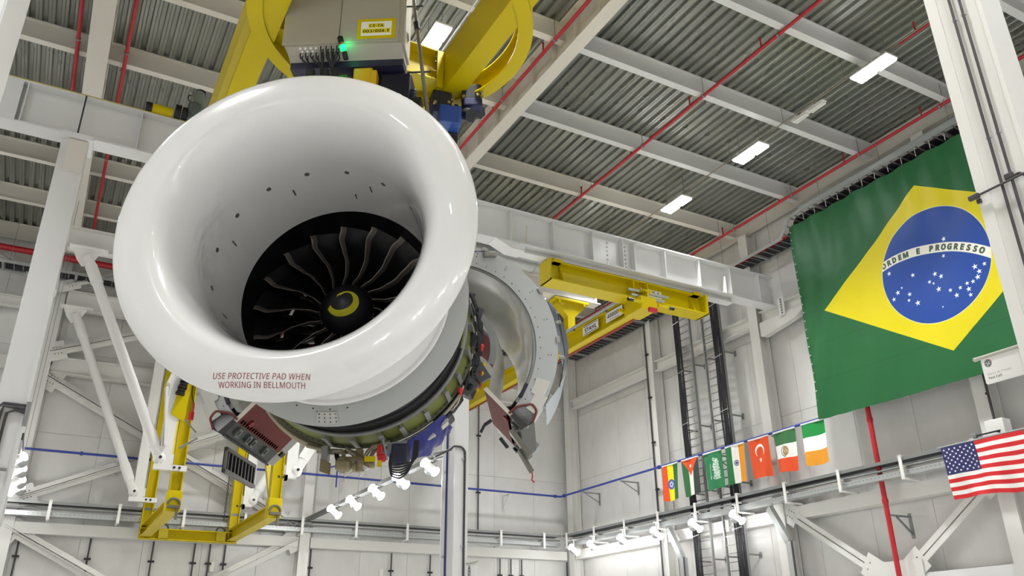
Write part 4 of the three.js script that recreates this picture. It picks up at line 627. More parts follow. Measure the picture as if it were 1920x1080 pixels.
// ---------------------------------------------------------------- turntable, hanger, control cabinet above the engine
{
  const RC = [3.88, -11.3], t = thing('turntable_frame', 'yellow turntable ring with heavy beams, hanging above the engine', 'turntable', [0, 12.02, 0]);
  const rg = (p, n = 96) => new THREE.LatheGeometry(p.map(([r, y]) => new THREE.Vector2(r, y)), n).translate(RC[0], 0, RC[1]);
  mesh('ring_rail', M(rg([[2.26, 0], [2.53, 0], [2.53, 0.03], [2.26, 0.03], [2.26, 0]]), rg([[2.38, 0.03], [2.38, 0.4], [2.41, 0.4], [2.41, 0.03]]), rg([[2.26, 0.4], [2.53, 0.4], [2.53, 0.43], [2.26, 0.43], [2.26, 0.4]])), C.yellow, t);
  mesh('beam_left', ibeamZ(-19.8, 3, 0.035, 1.0, 1.86, 0.44, 0.035, 0.03), C.yellow, t); mesh('rail_strip', box2(1.5, 1.64, 0.06, 0.12, -19.8, 3), C.yellowDark, t); mesh('beam_side', box2(1.5, 1.53, 0.12, 0.9, -19.8, 3), C.yellow, t);
  mesh('beam_right', ibeamZ(-13.6, 3, 0.035, 1.0, 5.61, 0.42, 0.035, 0.03), C.yellow, t); mesh('beam_side', box2(5.4, 5.42, 0.07, 0.97, -13.6, 3), C.yellow, t);
  mesh('cross_beam', ibeamX(2.1, 5.4, 0.25, 1.0, -12.7, 0.46, 0.035, 0.03), C.yellow, t); mesh('cross_beam', ibeamX(2.1, 5.4, 0.25, 1.0, -9.4, 0.46, 0.035, 0.03), C.yellow, t);
  for (const z of [-12.45, -12.95]) mesh('stiffener', box2(5.25, 5.39, 0.07, 0.96, z - 0.015, z + 0.015), C.yellow, t);
  for (let k = 0; k < 5; k++) mesh('bolt', cylX(0.025, 0.03, 5.24, 0.35 + k * 0.12, -12.5, 8), C.bolt, t);
  mesh('comb_gusset', M(...[0, 1, 2, 3].map((k) => box2(5.55 + k * 0.1, 5.57 + k * 0.1, 0.04, 0.14, -13.3, -13.1)), box2(5.5, 5.9, 0.0, 0.04, -13.4, -13.0), box2(5.5, 5.9, 0.14, 0.17, -13.3, -13.1)), C.yellow, t);
  for (const [x, z] of [[1.86, -8], [5.61, -8], [1.86, -1], [5.61, -1]]) mesh('roof_hanger', box(0.2, z < -14.1 ? 4.05 : 4.05, 0.2, x, 3.0, z), C.yellow, t);
  mesh('top_hook', M(rbox(0.3, 0.2, 0.3, 4.2, 0.9, -9.3, 0.03)), C.yellow, t);
}
for (const [x, y, z, r, l] of [[5.42, 11.86, -12.62, 0.35, 'left one of two dark clamp blocks gripping the yellow ring'], [5.98, 12.04, -12.35, 0.62, 'right one of two dark clamp blocks gripping the yellow ring']]) {
  const t = thing('ring_clamp', l, 'clamp', [x, y, z], -r + 0.2);
  const dk = std(0x2a2b2d, 0.7, 0.1);
  mesh('clamp_body', rbox(0.4, 0.38, 0.34, 0, 0, 0, 0.04), dk, t); mesh('clamp_jaw', rbox(0.38, 0.18, 0.36, 0.02, -0.25, 0, 0.03), std(0x1c2150, 0.5), t);
  for (const [bx, by] of [[-0.16, -0.16], [0.12, -0.1], [0.2, -0.14], [0.19, -0.02]]) mesh('bolt', M(cylZ(0.035, 0.06, bx, by, 0.19, 8)), std(0xa79f7c, 0.35, 0.6), t);
}
{
  const t = thing('ring_drive', 'black drive unit with two stub motors hanging from the ring clamps', 'motor', [5.72, 11.5, -12.6], -0.2);
  mesh('drive_plate', M(rbox(0.2, 0.75, 0.22, -0.04, -0.02, 0, 0.02), rbox(0.16, 0.22, 0.2, -0.02, -0.45, 0, 0.02)), std(0x24262a, 0.5, 0.2), t);
  for (const y of [-0.08, -0.16, -0.24]) mesh('plate_bolt', cylZ(0.02, 0.03, -0.04, y, 0.12, 8), C.bolt, t);
  mesh('stub_motor', rod(V(0.12, 0.16, 0.1), V(0.26, -0.02, 0.32), 0.14, 6), std(0x33353a, 0.5, 0.2), t); mesh('stub_motor', rod(V(0.38, 0.34, -0.05), V(0.5, 0.22, 0.16), 0.14, 6), std(0x3c3e44, 0.5, 0.2), t); mesh('motor_bracket', rbox(0.5, 0.22, 0.2, 0.2, 0.3, -0.1, 0.02), std(0x1b1f48, 0.5), t);
}
solo('lift_box', M(rbox(0.42, 0.4, 0.4, 0, 0, 0, 0.015)).rotateY(-0.25).translate(5.52, 11.36, -12.4), std(0x2a4f9e, 0.4), 'blue steel box below the ring clamps at the bellmouth edge', 'box');
{
  const t = thing('engine_adapter', 'dark blue pylon adapter carrying the engine under the control cabinet', 'adapter', EO, EY);
  const navy = std(0x17182e, 0.42, 0.2);
  mesh('adapter_frame', M(rbox(1.2, 2.4, 0.5, -0.1, 3.2, -1.9, 0.04), rbox(0.55, 1.9, 0.5, 0.42, 3.72, -1.15, 0.05), rbox(1.1, 0.5, 2.6, 0, 2.3, -1.9, 0.04)), navy, t);
  mesh('hydraulic_drum', M(cylZ(0.16, 0.3, 0.46, 3.85, -0.86, 24), cylZ(0.1, 0.34, 0.46, 3.85, -0.85, 24)), std(0x22233f, 0.35, 0.3), t);
  mesh('ribbed_hose', M(...Array.from({ length: 12 }, (_, k) => cyl(0.07, 0.035, 0.72 + k * 0.008, 4.3 - k * 0.055, -0.98, 12))), std(0x2a2c3c, 0.5), t);
  mesh('valve_box', M(rbox(0.16, 0.4, 0.2, 0.82, 3.9, -0.95, 0.02), rbox(0.18, 0.35, 0.2, 0.9, 3.52, -0.95, 0.02)), C.black, t);
  mesh('yellow_spool', M(rbox(0.34, 0.75, 0.3, -0.14, 4.35, -0.95, 0.03), rbox(0.1, 0.7, 0.34, 0.06, 4.3, -0.95, 0.02)), std(0xd2a41c, 0.4), t, 'yellow spool'); mesh('green_block', rbox(0.26, 0.4, 0.25, -0.55, 4.42, -0.95, 0.03), std(0x2f8a35, 0.45), t, 'green block');
  mesh('link_rods', M(rod(V(-0.36, 4.75, -1), V(-0.22, 4.0, -1), 0.03), rod(V(-0.28, 4.75, -1), V(-0.14, 4.0, -1), 0.025)), dkMetal, t);
  mesh('king_post', M(cyl(0.3, 2.4, 0.0, 5.4, -1.25, 32), rbox(0.9, 0.3, 0.5, -0.1, 5.86, -1.25, 0.03)), navy, t);
}
{
  const t = thing('steel_pole', 'slim steel pole with side pegs standing beside the control cabinet', 'pole', EO, EY);
  mesh('pole_tube', rod(V(0.66, 6.6, -0.5), V(1.02, 3.6, -1.0), 0.035, 14), std(0x8a8580, 0.3, 0.8), t); mesh('collar', rod(V(0.78, 5.56, -0.67), V(0.8, 5.42, -0.69), 0.055, 14), dkMetal, t);
  for (const [x, y, z] of [[0.745, 5.88, -0.62], [0.9, 4.6, -0.83]]) mesh('side_peg', cylX(0.016, 0.42, x - 0.06, y, z, 8), dkMetal, t);
}
{
  const t = thing('control_cabinet', 'grey control cabinet with yellow-framed label hanging over the bellmouth', 'cabinet', EO, EY);
  const grey = std(0xa5a093, 0.45), S = -0.5;
  mesh('cabinet_body', M(box2(-1.47, 0.6, 5.0, 7.2, S - 0.62, S - 0.03), prism([[S - 0.03, 5.0], [S - 0.28, 4.86], [S - 0.62, 4.86], [S - 0.62, 5.0]].map(([z, y]) => [-z, y]), 2.0).rotateY(PI / 2).translate(-1.43, 0, 0)), grey, t);
  mesh('door', rbox(0.985, 2.18, 0.035, -1.02, 6.12, S - 0.012, 0.008), grey, t); mesh('door', rbox(1.02, 2.18, 0.035, -0.005, 6.12, S - 0.012, 0.008), grey, t);
  mesh('base_strip', M(prism([[0, 0], [0.28, 0], [0.3, 0.13], [0, 0.13]], 1.98).rotateY(PI / 2).translate(-1.42, 4.73, -0.78)), std(0x23243c, 0.5), t, 'dark blue base strip');
  const plate = mesh('label_sign', box(0.66, 0.43, 0.004, 0.12, 5.3, S + 0.008), C.yellow, t, 'yellow-framed label');
  const lab = mesh('label_print', new THREE.PlaneGeometry(0.53, 0.31).translate(0.12, 5.3, S + 0.0115), printMat(512, 300, (g, w, h) => { g.fillStyle = '#ececec'; g.fillRect(0, 0, w, h); g.fillStyle = '#e2d01e'; g.fillRect(120, 40, 270, 90); g.fillRect(20, 150, 472, 96); g.fillStyle = '#1b1b18'; g.textAlign = 'center'; g.textBaseline = 'middle'; fitText(g, 'CE-TA', w / 2, 88, 240, 84); fitText(g, '003/004-T', w / 2, 202, 450, 84); }), plate);
  const fr = (x, y) => { const k = (5.0 - y) / 0.14; return V(x, y, S - 0.03 - 0.25 * k); };
  for (let i = 0; i < 8; i++) for (let j = 0; j < 4; j++) { if ((j === 1) && i > 2 && i < 4) continue; const p = fr(-1.2 + i * 0.092 + (j % 2) * 0.03 - j * 0.005, 4.985 - j * 0.027), q = mesh('cable_gland', M(cylZ(0.02, 0.05, 0, 0, 0, 10)), C.white, t, i + j ? undefined : 'white cable gland'); q.position.copy(p); q.rotation.x = 1.05; if (j > 1 || i > 3) { const b = i < 2 ? V(-1.05, 4.5, S - 0.2) : i < 5 ? V(-0.82, 4.46, S - 0.2) : V(-0.66, 4.46, S - 0.2); mesh('cable', tube([[p.x, p.y, p.z + 0.03], [p.x + 0.01, p.y - 0.1, p.z + 0.04], [b.x * 0.8 + p.x * 0.2, b.y + 0.22, b.z + 0.02], [b.x + 0.02 * i - 0.05, b.y - 0.1, b.z]], 0.013, 6, 4), C.cable, t); } }
  for (const [x, w] of [[-1.02, 0.07], [-0.76, 0.055], [-0.6, 0.05]]) mesh('cable_bundle', tube([[x, 4.62, S - 0.2], [x + 0.01, 4.4, S - 0.22], [x + 0.0, 3.9, S - 0.3]], w, 8, 4), C.cable, t);
  const lampBase = mesh('signal_lamp', rod(V(-0.42, 4.86, S - 0.04), V(-0.39, 4.74, S - 0.1), 0.045, 16), C.black, t); mesh('lamp_cap', rod(V(-0.46, 4.99, S + 0.03), V(-0.49, 5.1, S + 0.05), 0.05, 16), C.black, lampBase);
  mesh('red_ring', rod(V(-0.45, 4.955, S + 0.02), V(-0.46, 4.99, S + 0.03), 0.05, 16), std(0x8c2a20, 0.4), lampBase);
  mesh('green_lens', rod(V(-0.425, 4.87, S - 0.01), V(-0.45, 4.95, S + 0.02), 0.052, 16), new THREE.MeshStandardMaterial({ color: 0x22cc66, emissive: hex(0x18e070), emissiveIntensity: 2.2 }), lampBase, 'lit green lens');
  const gl = new THREE.PointLight(hex(0x20ff90), 0.12, 0, 2); gl.position.set(-0.38, 4.94, S + 0.08); gl.name = 'signal_light'; t.add(gl);
  mesh('side_flange', M(cylX(0.1, 0.02, 0.61, 5.35, S - 0.3, 20), box2(0.6, 0.606, 5.02, 7.2, S - 0.6, S - 0.05)), std(0xb3aea0, 0.5), t); mesh('side_port', cylX(0.075, 0.02, 0.616, 5.35, S - 0.3, 20), C.black, t);
  mesh('support_arm', M(box2(-0.9, -0.7, 4.9, 5.6, -1.3, S - 0.6), box2(0.1, 0.3, 4.9, 5.6, -1.3, S - 0.6)), std(0x23243c, 0.5), t);
}

// ---------------------------------------------------------------- hanging docking frame with yellow U-frame
{
  const t = thing('docking_frame', 'hanging docking frame: white guide posts and struts around a yellow U-frame', 'frame');
  const zN = -26.9, zF = -33.05, yb = 5.82;
  const corners = [[3.32, zN, 1, 13.6], [6.3, zN, -1, 13.6], [3.28, zF, 1, 13.86], [6.32, zF, -1, 13.86]];
  for (const [x, z, s, top] of corners) {
    mesh('yellow_post', hcolX(z, x - 0.17, x + 0.17, yb, 12.9, 0.34, 0.03), C.yellow, t);
    mesh('guide_post', M(box2(x - s * 0.42 - 0.16, x - s * 0.42 + 0.16, 7.0, top, z - 0.02, z + 0.2), box2(x - s * 0.42 - 0.2, x - s * 0.42 - 0.16, 7.0, top, z - 0.05, z + 0.24)), C.white, t, 'white guide post');
    mesh('stop_block', M(box2(x - s * 0.5 - 0.22, x - s * 0.5 + 0.5 * s * 1 + 0.22, 6.9, 7.06, z + 0.1, z + 0.3)), C.white, t);
    for (const k of [0.05, 0.2]) mesh('stop_bolt', cylZ(0.04, 0.03, x - s * 0.2 + s * k, 6.98, z + 0.31, 8), C.dark, t);
    const foot = V(x - s * 0.58, 7.25, z + 0.12), head = V(x - s * 3.62, top - 0.25, z + 0.0);
    mesh('tube_strut', M(rod(foot, head, 0.155, 20), rod(foot.clone().lerp(head, 0.06), foot.clone().lerp(head, 0.15), 0.175, 20), rod(foot.clone().lerp(head, 0.86), foot.clone().lerp(head, 0.95), 0.18, 20)), C.white, t, 'white tube strut');
    mesh('strut_shoe', M(prism([[-0.42, 0], [0.42, 0], [0.18, -0.55], [-0.06, -0.62], [-0.24, -0.4]].map(([a, b]) => [a * s, b]), 0.05).translate(head.x - 0.05 * s, top, z - 0.03), box(1.1, 0.04, 0.4, head.x, top - 0.02, z)), C.white, t);
    mesh('shoe_pin', cylZ(0.06, 0.1, head.x, top - 0.28, z + 0.04, 12), C.dark, t); mesh('foot_lug', M(sph(0.19, foot.x, foot.y, foot.z), box(0.4, 0.3, 0.06, foot.x + 0.2 * s, foot.y, foot.z)), C.white, t); mesh('foot_pin', cylZ(0.045, 0.1, foot.x, foot.y, foot.z + 0.19, 10), C.dark, t);
  }
  for (const x of [3.32, 6.3]) { mesh('yellow_side_bar', ibeamZ(zF, zN, yb - 0.1, yb + 0.32, x, 0.34, 0.035), C.yellow, t); mesh('corner_box', rbox(0.42, 0.62, 0.42, x, yb + 0.2, zN + 0.02, 0.02), C.yellow, t); mesh('hook_bar', M(new THREE.TorusGeometry(0.17, 0.035, 8, 20, PI).translate(x, yb + 0.1, zN + 0.26), box(0.34, 0.08, 0.16, x, yb + 0.02, zN + 0.3), box(0.07, 0.36, 0.08, x + 0.1, yb - 0.16, zN + 0.3)), std(0x6e6a5e, 0.45, 0.4), t); mesh('diagonal_bar', bar(V(x, yb + 0.5, zN - 0.4), V(x, 9.0, zN - 2.4), 0.16, 0.16), C.yellow, t); }
  mesh('yellow_cross_bar', ibeamX(3.1, 6.5, yb - 0.16, yb + 0.22, zF, 0.36, 0.035), C.yellow, t);
  for (const x of [3.9, 5.9]) { mesh('bar_gusset', box(0.32, 0.3, 0.2, x, yb + 0.03, zF + 0.1), C.yellowDark, t); mesh('lifting_eye', new THREE.TorusGeometry(0.16, 0.03, 8, 20, PI).translate(x, yb + 0.24, zF), std(0x4d4a44, 0.5, 0.4), t); }
  mesh('black_bellows', M(...Array.from({ length: 9 }, (_, k) => rod(V(3.0 + k * 0.02, 9.2 + k * 0.1, zN + 0.35), V(3.01 + k * 0.02, 9.27 + k * 0.1, zN + 0.35), 0.14 - 0.02 * (k % 2), 14))), C.black, t, 'black rubber bellows'); mesh('bellows_plate', M(prism([[2.85, 8.6], [3.25, 8.4], [3.3, 9.4], [2.95, 9.3]], 0.05).translate(0, 0, zN + 0.2)), C.yellow, t);
  mesh('white_link', M(bar(V(2.6, 9.4, zN + 0.3), V(2.82, 7.6, zN + 0.3), 0.26, 0.08), bar(V(2.62, 9.5, zN + 0.3), V(2.85, 10.3, zN + 0.3), 0.3, 0.1)), C.white, t);
  const ch = []; for (let k = 0; k < 30; k++) ch.push(new THREE.TorusGeometry(0.035, 0.011, 5, 10).rotateY(k % 2 ? PI / 2 : 0).translate(6.05 - 0.18, 8.9 - k * 0.085, zF + 0.5)); mesh('chain', ch, dkMetal, t);
}

// ---------------------------------------------------------------- flags
const flagTex = (w, h, draw) => plateTex(w, h, draw);
const star = (g, x, y, r, rot = -PI / 2, n = 5, inner = 0.382) => { g.beginPath(); for (let k = 0; k < 2 * n; k++) { const a = rot + k * PI / n, q = k % 2 ? r * inner : r; g.lineTo(x + q * Math.cos(a), y + q * Math.sin(a)); } g.closePath(); g.fill(); };
const rect = (g, c, x, y, w, h) => { g.fillStyle = c; g.fillRect(x, y, w, h); };
function cloth(name, w, h, draw, label, at, o) {
  const t = thing(name, label, 'flag', at, -PI / 2, o.group);
  const nx = o.nx || 18, ny = o.ny || 26;
  const g = grid(nx, ny, (u, v) => { const x = (u - 0.5) * w, y = -v * h, k = o.wave(u, v); return V(x * (1 - (o.pinch || 0) * v) + (o.skew || 0) * v + (k[1] || 0), y + (o.sag ? o.sag(u, v) : 0), k[0]); });
  const uv = g.attributes.uv; for (let i = 0; i < uv.count; i++) uv.setY(i, 1 - uv.getY(i));
  mesh('cloth', g, new THREE.MeshStandardMaterial({ map: flagTex(...o.px, draw), roughness: o.rough ?? 0.62, side: THREE.DoubleSide, envMapIntensity: 1 }), t);
  if (o.sleeve) mesh('white_sleeve', cylX(0.03, w * 1.0, 0, 0.0, 0, 8), C.white, t, 'white sleeve');
  return t;
}
const G = 'row of small national flags on the blue pipe', OR = '#e1501f';
const small = [
  [-25.2, 'small striped flag, red, yellow and green, with a blue star disc', (g, w, h) => { rect(g, OR, 0, 0, w / 3, h); rect(g, '#f2e01c', w / 3, 0, w / 3, h); rect(g, '#2c6b36', w * 2 / 3, 0, w / 3, h); g.fillStyle = '#3a55a8'; g.beginPath(); g.ellipse(w / 2, h * 0.55, w * 0.2, w * 0.2, 0, 0, 7); g.fill(); g.fillStyle = '#e8e6d8'; star(g, w / 2, h * 0.55, w * 0.15, 0, 5, 0.45); g.fillStyle = '#3a55a8'; star(g, w / 2, h * 0.55, w * 0.09, 0); g.strokeStyle = '#e8e6d8'; g.lineWidth = 3; for (let k = 0; k < 5; k++) { const a = PI / 5 + k * PI * 0.4; g.beginPath(); g.moveTo(w / 2 + Math.cos(a) * w * 0.07, h * 0.55 + Math.sin(a) * w * 0.07); g.lineTo(w / 2 + Math.cos(a) * w * 0.17, h * 0.55 + Math.sin(a) * w * 0.17); g.stroke(); } }],
  [-24.02, 'small green, white and black flag with a red triangle on top', (g, w, h) => { rect(g, '#2e6a39', 0, 0, w / 3, h); rect(g, '#e9e6e0', w / 3, 0, w / 3, h); rect(g, '#33413c', w * 2 / 3, 0, w / 3, h); g.fillStyle = OR; g.beginPath(); g.moveTo(0, 0); g.lineTo(w, 0); g.lineTo(w / 2, h * 0.47); g.fill(); g.fillStyle = '#f4f0e8'; star(g, w / 2, h * 0.2, w * 0.085, 0, 7, 0.5); }],
  [-22.78, 'small plain green flag with white script and a sword', (g, w, h) => { rect(g, '#26784b', 0, 0, w, h); g.fillStyle = '#e9eee6'; g.save(); g.translate(w * 0.62, h * 0.47); g.rotate(PI / 2); g.textAlign = 'center'; g.textBaseline = 'middle'; g.strokeStyle = '#e9eee6'; g.lineCap = 'round'; g.lineWidth = w * 0.022;
    let q = 11; const r = () => { q = (q * 16807) % 2147483647; return q / 2147483647; };
    for (let k = 0; k < 20; k++) { const x = -h * 0.27 + k * h * 0.028; g.beginPath(); g.moveTo(x, -w * (0.1 + 0.1 * r())); g.quadraticCurveTo(x + h * 0.02, w * (r() - 0.5) * 0.2, x - h * 0.014 + h * 0.03 * r(), w * (0.06 + 0.1 * r())); g.stroke(); if (k % 3 === 0) { g.beginPath(); g.arc(x, w * (r() * 0.2 - 0.1), w * 0.045, 0.4, 4.2); g.stroke(); } if (k % 4 === 1) g.fillRect(x, -w * 0.19 + w * 0.3 * r(), w * 0.03, w * 0.03); }
    g.restore(); g.fillRect(w * 0.325, h * 0.3, w * 0.022, h * 0.4); g.fillRect(w * 0.3, h * 0.66, w * 0.075, h * 0.02); g.fillRect(w * 0.31, h * 0.68, w * 0.045, h * 0.05); }],
  [-21.6, 'small green, white and orange flag with a blue wheel in the middle', (g, w, h) => { rect(g, '#1f7038', 0, 0, w / 3, h); rect(g, '#ebe9e4', w / 3, 0, w / 3, h); rect(g, '#e2901a', w * 2 / 3, 0, w / 3, h); g.strokeStyle = '#34407c'; g.lineWidth = w * 0.022; g.beginPath(); g.arc(w * 0.5, h * 0.47, w * 0.1, 0, 7); g.stroke(); g.lineWidth = w * 0.008; for (let k = 0; k < 24; k++) { const a = k * PI / 12; g.beginPath(); g.moveTo(w * 0.5, h * 0.47); g.lineTo(w * 0.5 + w * 0.1 * Math.cos(a), h * 0.47 + w * 0.1 * Math.sin(a)); g.stroke(); } g.fillStyle = '#34407c'; g.beginPath(); g.arc(w * 0.5, h * 0.47, w * 0.035, 0, 7); g.fill(); }],
  [-20.44, 'small orange-red flag with a white crescent and star', (g, w, h) => { rect(g, OR, 0, 0, w, h); g.fillStyle = '#f1ece4'; g.beginPath(); g.arc(w * 0.5, h * 0.33, w * 0.25, 0, 7); g.fill(); g.fillStyle = OR; g.beginPath(); g.arc(w * 0.5, h * 0.365, w * 0.205, 0, 7); g.fill(); g.beginPath(); g.rect(w * 0.3, h * 0.45, w * 0.4, h * 0.15); g.fill(); g.fillStyle = '#f1ece4'; star(g, w * 0.47, h * 0.56, w * 0.11); }],
  [-19.26, 'small flag of green, white and red bands with a brown emblem', (g, w, h) => { rect(g, '#3a6f41', 0, 0, w, h / 3); rect(g, '#eceae5', 0, h / 3, w, h / 3); rect(g, OR, 0, h * 2 / 3, w, h / 3); g.fillStyle = '#a1814a'; g.beginPath(); g.ellipse(w * 0.5, h * 0.5, w * 0.14, w * 0.17, 0, 0, 7); g.fill(); g.fillStyle = '#eceae5'; for (let k = 0; k < 6; k++) g.fillRect(w * (0.39 + 0.04 * k), h * (0.44 + 0.03 * (k % 3)), w * 0.016, h * 0.05); g.strokeStyle = '#3f4a2c'; g.lineWidth = w * 0.028; g.beginPath(); g.arc(w * 0.49, h * 0.5, w * 0.19, 1.6, 4.4); g.stroke(); }],
  [-18.04, 'small flag of green, white and orange bands next to the big green flag', (g, w, h) => { rect(g, '#118a3c', 0, 0, w, h / 3); rect(g, '#eeeeea', 0, h / 3, w, h / 3); rect(g, '#e0951f', 0, h * 2 / 3, w, h / 3); }],
];
small.forEach(([z, l, d], k) => cloth('national_flag', 0.95, 1.34, d, l, [20.93, 8.47, z], { group: G, px: [256, 360], sleeve: true, skew: 0.02 * ((k * 7) % 5 - 2), pinch: [0.05, 0.16, 0.08, 0.06, 0.08, 0.1, 0.02][k], wave: (u, v) => [(0.02 + 0.03 * v) * Math.sin(u * 7 + k * 2 + v * 1.5) + 0.02 * v * Math.sin(u * 15 + k), 0], sag: (u, v) => -0.03 * v * Math.sin(u * 3 + k) }));
{
  // big flag: 20 x 14 modules
  const m = 0.485, W = 20 * m, H = 14.05 * m;
  const stars = [[0.96, 1.23, 1], [0.71, 0.25, 0.8], [2.9, -1.18, 0.8], [2.36, -1.14, 1.1], [2.52, -1.48, 1], [2.36, -1.76, 1.05], [2.05, -1.91, 0.8], [1.71, -1.89, 0.8], [1.72, -2.24, 1], [1.74, -2.59, 0.8], [1.28, -1.99, 0.8], [0.97, -2.33, 1], [0.66, -1.9, 0.8], [-0.04, -1.55, 1.1], [-0.07, -0.57, 1], [0.27, -0.86, 1], [-0.51, -0.91, 0.75], [-0.28, -1.09, 0.5], [-1.43, -0.11, 0.9], [-2.92, 0.58, 1], [-2.29, -0.61, 0.45], [-2.61, -0.81, 1], [-1.9, -1.17, 0.9], [-2.96, -1.12, 0.9], [-2.03, -1.51, 0.7], [-1.52, -1.86, 1.1], [-0.01, -2.67, 0.35]];
  const draw = (g, w, h) => {
    g.save(); g.scale(w / 20, h / 14); rect(g, '#1b5e31', 0, 0, 20, 14);
    g.fillStyle = '#174f2a'; for (const y of [1.9, 4.3, 6.7, 9.1, 11.5]) g.fillRect(0, y, 20, 0.03); g.fillStyle = '#dccb06'; g.beginPath(); g.moveTo(1.85, 7); g.lineTo(10, 1.7); g.lineTo(18.15, 7); g.lineTo(10, 12.3); g.fill();
    g.fillStyle = '#1c4596'; g.beginPath(); g.arc(10, 7, 3.5, 0, 7); g.fill(); g.strokeStyle = '#d9d6a0'; g.lineWidth = 0.05; g.stroke();
    g.save(); g.beginPath(); g.arc(10, 7, 3.48, 0, 7); g.clip(); g.strokeStyle = '#ece9dc'; g.lineWidth = 0.56; g.beginPath(); g.arc(8, 14, 8.27, 0, 7); g.stroke();
    g.fillStyle = '#3d5444'; g.font = 'bold 0.42px sans-serif'; g.textAlign = 'center'; g.textBaseline = 'middle';
    const s = 'ORDEM E PROGRESSO', a0 = -1.715, a1 = -0.925; [...s].forEach((c, i) => { const a = a0 + (a1 - a0) * (i / (s.length - 1)); g.save(); g.translate(8 + 8.27 * Math.cos(a), 14 + 8.27 * Math.sin(a)); g.rotate(a + PI / 2); g.scale(0.01, 0.01); g.font = 'bold 46px sans-serif'; g.fillText(c, 0, 0); g.lineWidth = 4; g.strokeStyle = '#3d5444'; g.strokeText(c, 0, 0); g.restore(); });
    g.restore(); g.fillStyle = '#eef0f2'; for (const [x, y, r] of stars) star(g, 10 + x, 7 - y, 0.155 * r + 0.02); g.restore();
  };
  const t = cloth('banner_flag', W, H, draw, 'huge green flag with yellow diamond and starry blue disc on the right wall', [20.92, 15.27, -12.85], { px: [2000, 1400], nx: 120, ny: 90, rough: 0.42, wave: (u, v) => [0.035 * Math.exp(-v * 5) * Math.sin(u * 70) + 0.02 * Math.sin(u * 26 + v * 9) + 0.03 * fbm(u * 14, v * 9, 3) + 0.05 * Math.exp(-u * 9) * Math.sin(u * 90 + v * 14) * v , 0], sag: (u, v) => -0.07 * Math.sin(PI * u) * v });
  const eg = sph(0.03); for (let k = 0; k < 22; k++) { const q = mesh('eyelet', eg, C.galv, t); q.position.set(-W / 2 + 0.06, -0.2 - k * 0.3, 0.03); } for (let k = 0; k < 20; k++) { const q = mesh('tie_cord', cyl(0.01, 0.3, 0, 0.1, 0, 5), C.white, t); q.position.set(-W / 2 + 0.2 + k * 0.49, 0.1, 0.0); }
}
cloth('stripes_flag', 2.22, 1.36, (g, w, h) => {
  for (let k = 0; k < 13; k++) rect(g, k % 2 ? '#efece6' : '#cf2026', 0, k * h / 13, w, h / 13 + 1); rect(g, '#27285e', 0, 0, w * 0.42, h * 7 / 13); g.fillStyle = '#f2f2f4';
  for (let r = 0; r < 9; r++) for (let c = 0; c < (r % 2 ? 5 : 6); c++) star(g, w * 0.42 * ((r % 2 ? 2 : 1) + 2 * c) / 12, h * 7 / 13 * (r + 1) / 10, h * 0.027);
}, 'flag with stars and stripes hanging over the right wall cable tray', [20.55, 6.66, -12.52], { px: [1024, 640], nx: 40, ny: 20, rough: 0.55, skew: 0.1, wave: (u, v) => [0.05 * Math.sin(u * 11 + v * 3) * (0.3 + v) + 0.03 * Math.sin(u * 23 - v * 5) * v, 0], sag: (u, v) => 0.04 * Math.sin(u * 5) * v - 0.05 * u * v });
solo('flag_pole', [cylZ(0.035, 2.5, 20.6, 6.68, -12.5, 10), box(0.6, 0.05, 0.05, 20.9, 6.68, -13.4), box(0.6, 0.05, 0.05, 20.9, 6.68, -11.6)], C.galvDull, 'grey pole holding the flag with stars and stripes above the tray', 'pole');
solo('wall_unit', [rbox(0.35, 0.45, 0.5, 21.3, 7.0, -12.4, 0.02)], C.white, 'small white wall unit behind the top of the flag with stars and stripes', 'box');
{
  const t = thing('camera_arm', 'small dark lamp arm on the right wall above the flag with stars and stripes', 'bracket', [21.0, 6.88, -12.8]);
  mesh('arm', M(cylZ(0.02, 0.7, 0, 0, 0.25, 8), box(0.6, 0.04, 0.04, 0.3, 0, 0.5)), C.dark, t); mesh('head', rbox(0.12, 0.12, 0.16, 0, 0, -0.12, 0.02), C.galvDull, t);
}
solo('wall_drop_conduit', [cylX(0.04, 0.0001 + 0.02, 21.4, 8, -12.55, 6), cyl(0.035, 3.0, 21.38, 8.1, -12.5, 8)], C.conduit, 'dark conduit on the wall column right under the hanging white sign', 'conduit');

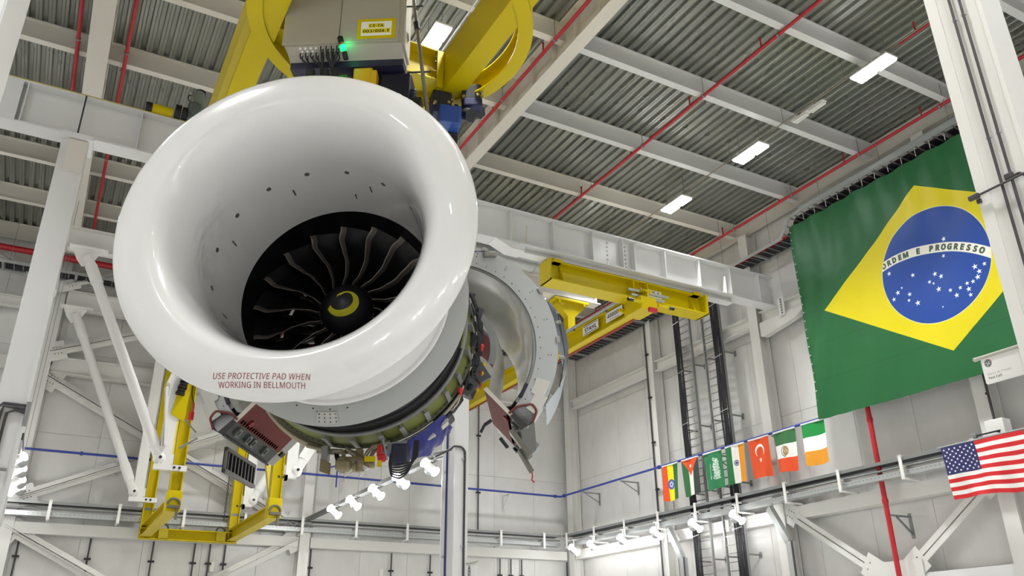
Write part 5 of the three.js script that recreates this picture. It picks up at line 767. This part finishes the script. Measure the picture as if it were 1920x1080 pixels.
// ---------------------------------------------------------------- hanging signs
function sign(label, at, len, h, big) {                         // hangs from a bar that sticks out along z from a column
  const t = thing('hanging_sign', label, 'sign', at, -PI / 2);
  mesh('sign_bar', M(cylX(0.022, len + 0.05, 0, 0, 0, 10), sph(0.026, -len / 2 - 0.02, 0, 0)), std(0xb5b1a6, 0.45), t);
  const s = new THREE.Shape(), w = len * 0.88, r = 0.03; s.moveTo(-w / 2 + r, 0); s.lineTo(w / 2 - r, 0); s.quadraticCurveTo(w / 2, 0, w / 2, -r); s.lineTo(w / 2, -h + r); s.quadraticCurveTo(w / 2, -h, w / 2 - r, -h); s.lineTo(-w / 2 + r, -h); s.quadraticCurveTo(-w / 2, -h, -w / 2, -h + r); s.lineTo(-w / 2, -r); s.quadraticCurveTo(-w / 2, 0, -w / 2 + r, 0);
  const board = mesh('sign_board', new THREE.ExtrudeGeometry(s, { depth: 0.008, bevelEnabled: false }).translate(0.01, -0.02, -0.004), C.white, t);
  mesh('sign_print', new THREE.PlaneGeometry(w * 0.94, h * 0.94).translate(0.01, -0.02 - h / 2, 0.0055), printMat(512, 320, (g, W, H) => {
    rect(g, '#e8e6e2', 0, 0, W, H); const cx = big ? 78 : 100, cy = big ? 62 : 90, R = big ? 52 : 84; g.fillStyle = '#1a1a1c'; g.beginPath(); g.arc(cx, cy, R, 0, 7); g.fill();
    g.strokeStyle = '#e8e6e2'; g.lineCap = 'round'; g.lineWidth = R * 0.07; g.beginPath(); g.arc(cx, cy, R * 0.84, 0, 7); g.stroke();
    for (let k = 0; k < 4; k++) { g.save(); g.translate(cx, cy); g.rotate(k * PI / 2 + 0.4); g.beginPath(); g.arc(R * 0.66, 0, R * 0.2, 2.2, 5.2); g.stroke(); g.restore(); }
    g.lineWidth = R * 0.13; g.beginPath(); g.moveTo(cx - R * 0.05, cy - R * 0.35); g.bezierCurveTo(cx - R * 0.5, cy - R * 0.6, cx - R * 0.65, cy + R * 0.1, cx - R * 0.3, cy + R * 0.1); g.bezierCurveTo(cx - R * 0.05, cy + R * 0.1, cx - R * 0.05, cy - R * 0.2, cx - R * 0.05, cy + R * 0.2); g.bezierCurveTo(cx - R * 0.1, cy + R * 0.6, cx - R * 0.5, cy + R * 0.5, cx - R * 0.4, cy + R * 0.32); g.stroke();
    g.beginPath(); g.moveTo(cx + R * 0.5, cy - R * 0.32); g.bezierCurveTo(cx + R * 0.25, cy - R * 0.6, cx + R * 0.1, cy - R * 0.15, cx + R * 0.36, cy - R * 0.05); g.bezierCurveTo(cx - R * 0.02, cy + R * 0.05, cx + R * 0.1, cy + R * 0.55, cx + R * 0.5, cy + R * 0.3); g.stroke();
    if (big) { g.textAlign = 'left'; g.textBaseline = 'middle'; g.fillStyle = '#9a9a98'; g.font = '44px sans-serif'; g.fillText('Banco de Provas', 34, 205); g.fillStyle = '#3a3a3a'; g.font = 'bold 46px sans-serif'; g.fillText('Test Cell', 34, 258); }
  }), board);
  return t;
}
sign('white hanging sign with round logo and the words Test Cell, beside the big right column', [9.1, 4.79, -5.09], 0.52, 0.3, true);
sign('small white hanging sign with round logo on the centre column at the bottom edge', [9.33, 3.81, -18.92], 0.56, 0.7, false);

// ---------------------------------------------------------------- shadows and hand-over
scene.traverse((o) => { if (o.isMesh) { o.castShadow = true; o.receiveShadow = true; } if (o.isLight && !o.isRectAreaLight) o.castShadow = true; });
renderer.render(scene, camera);
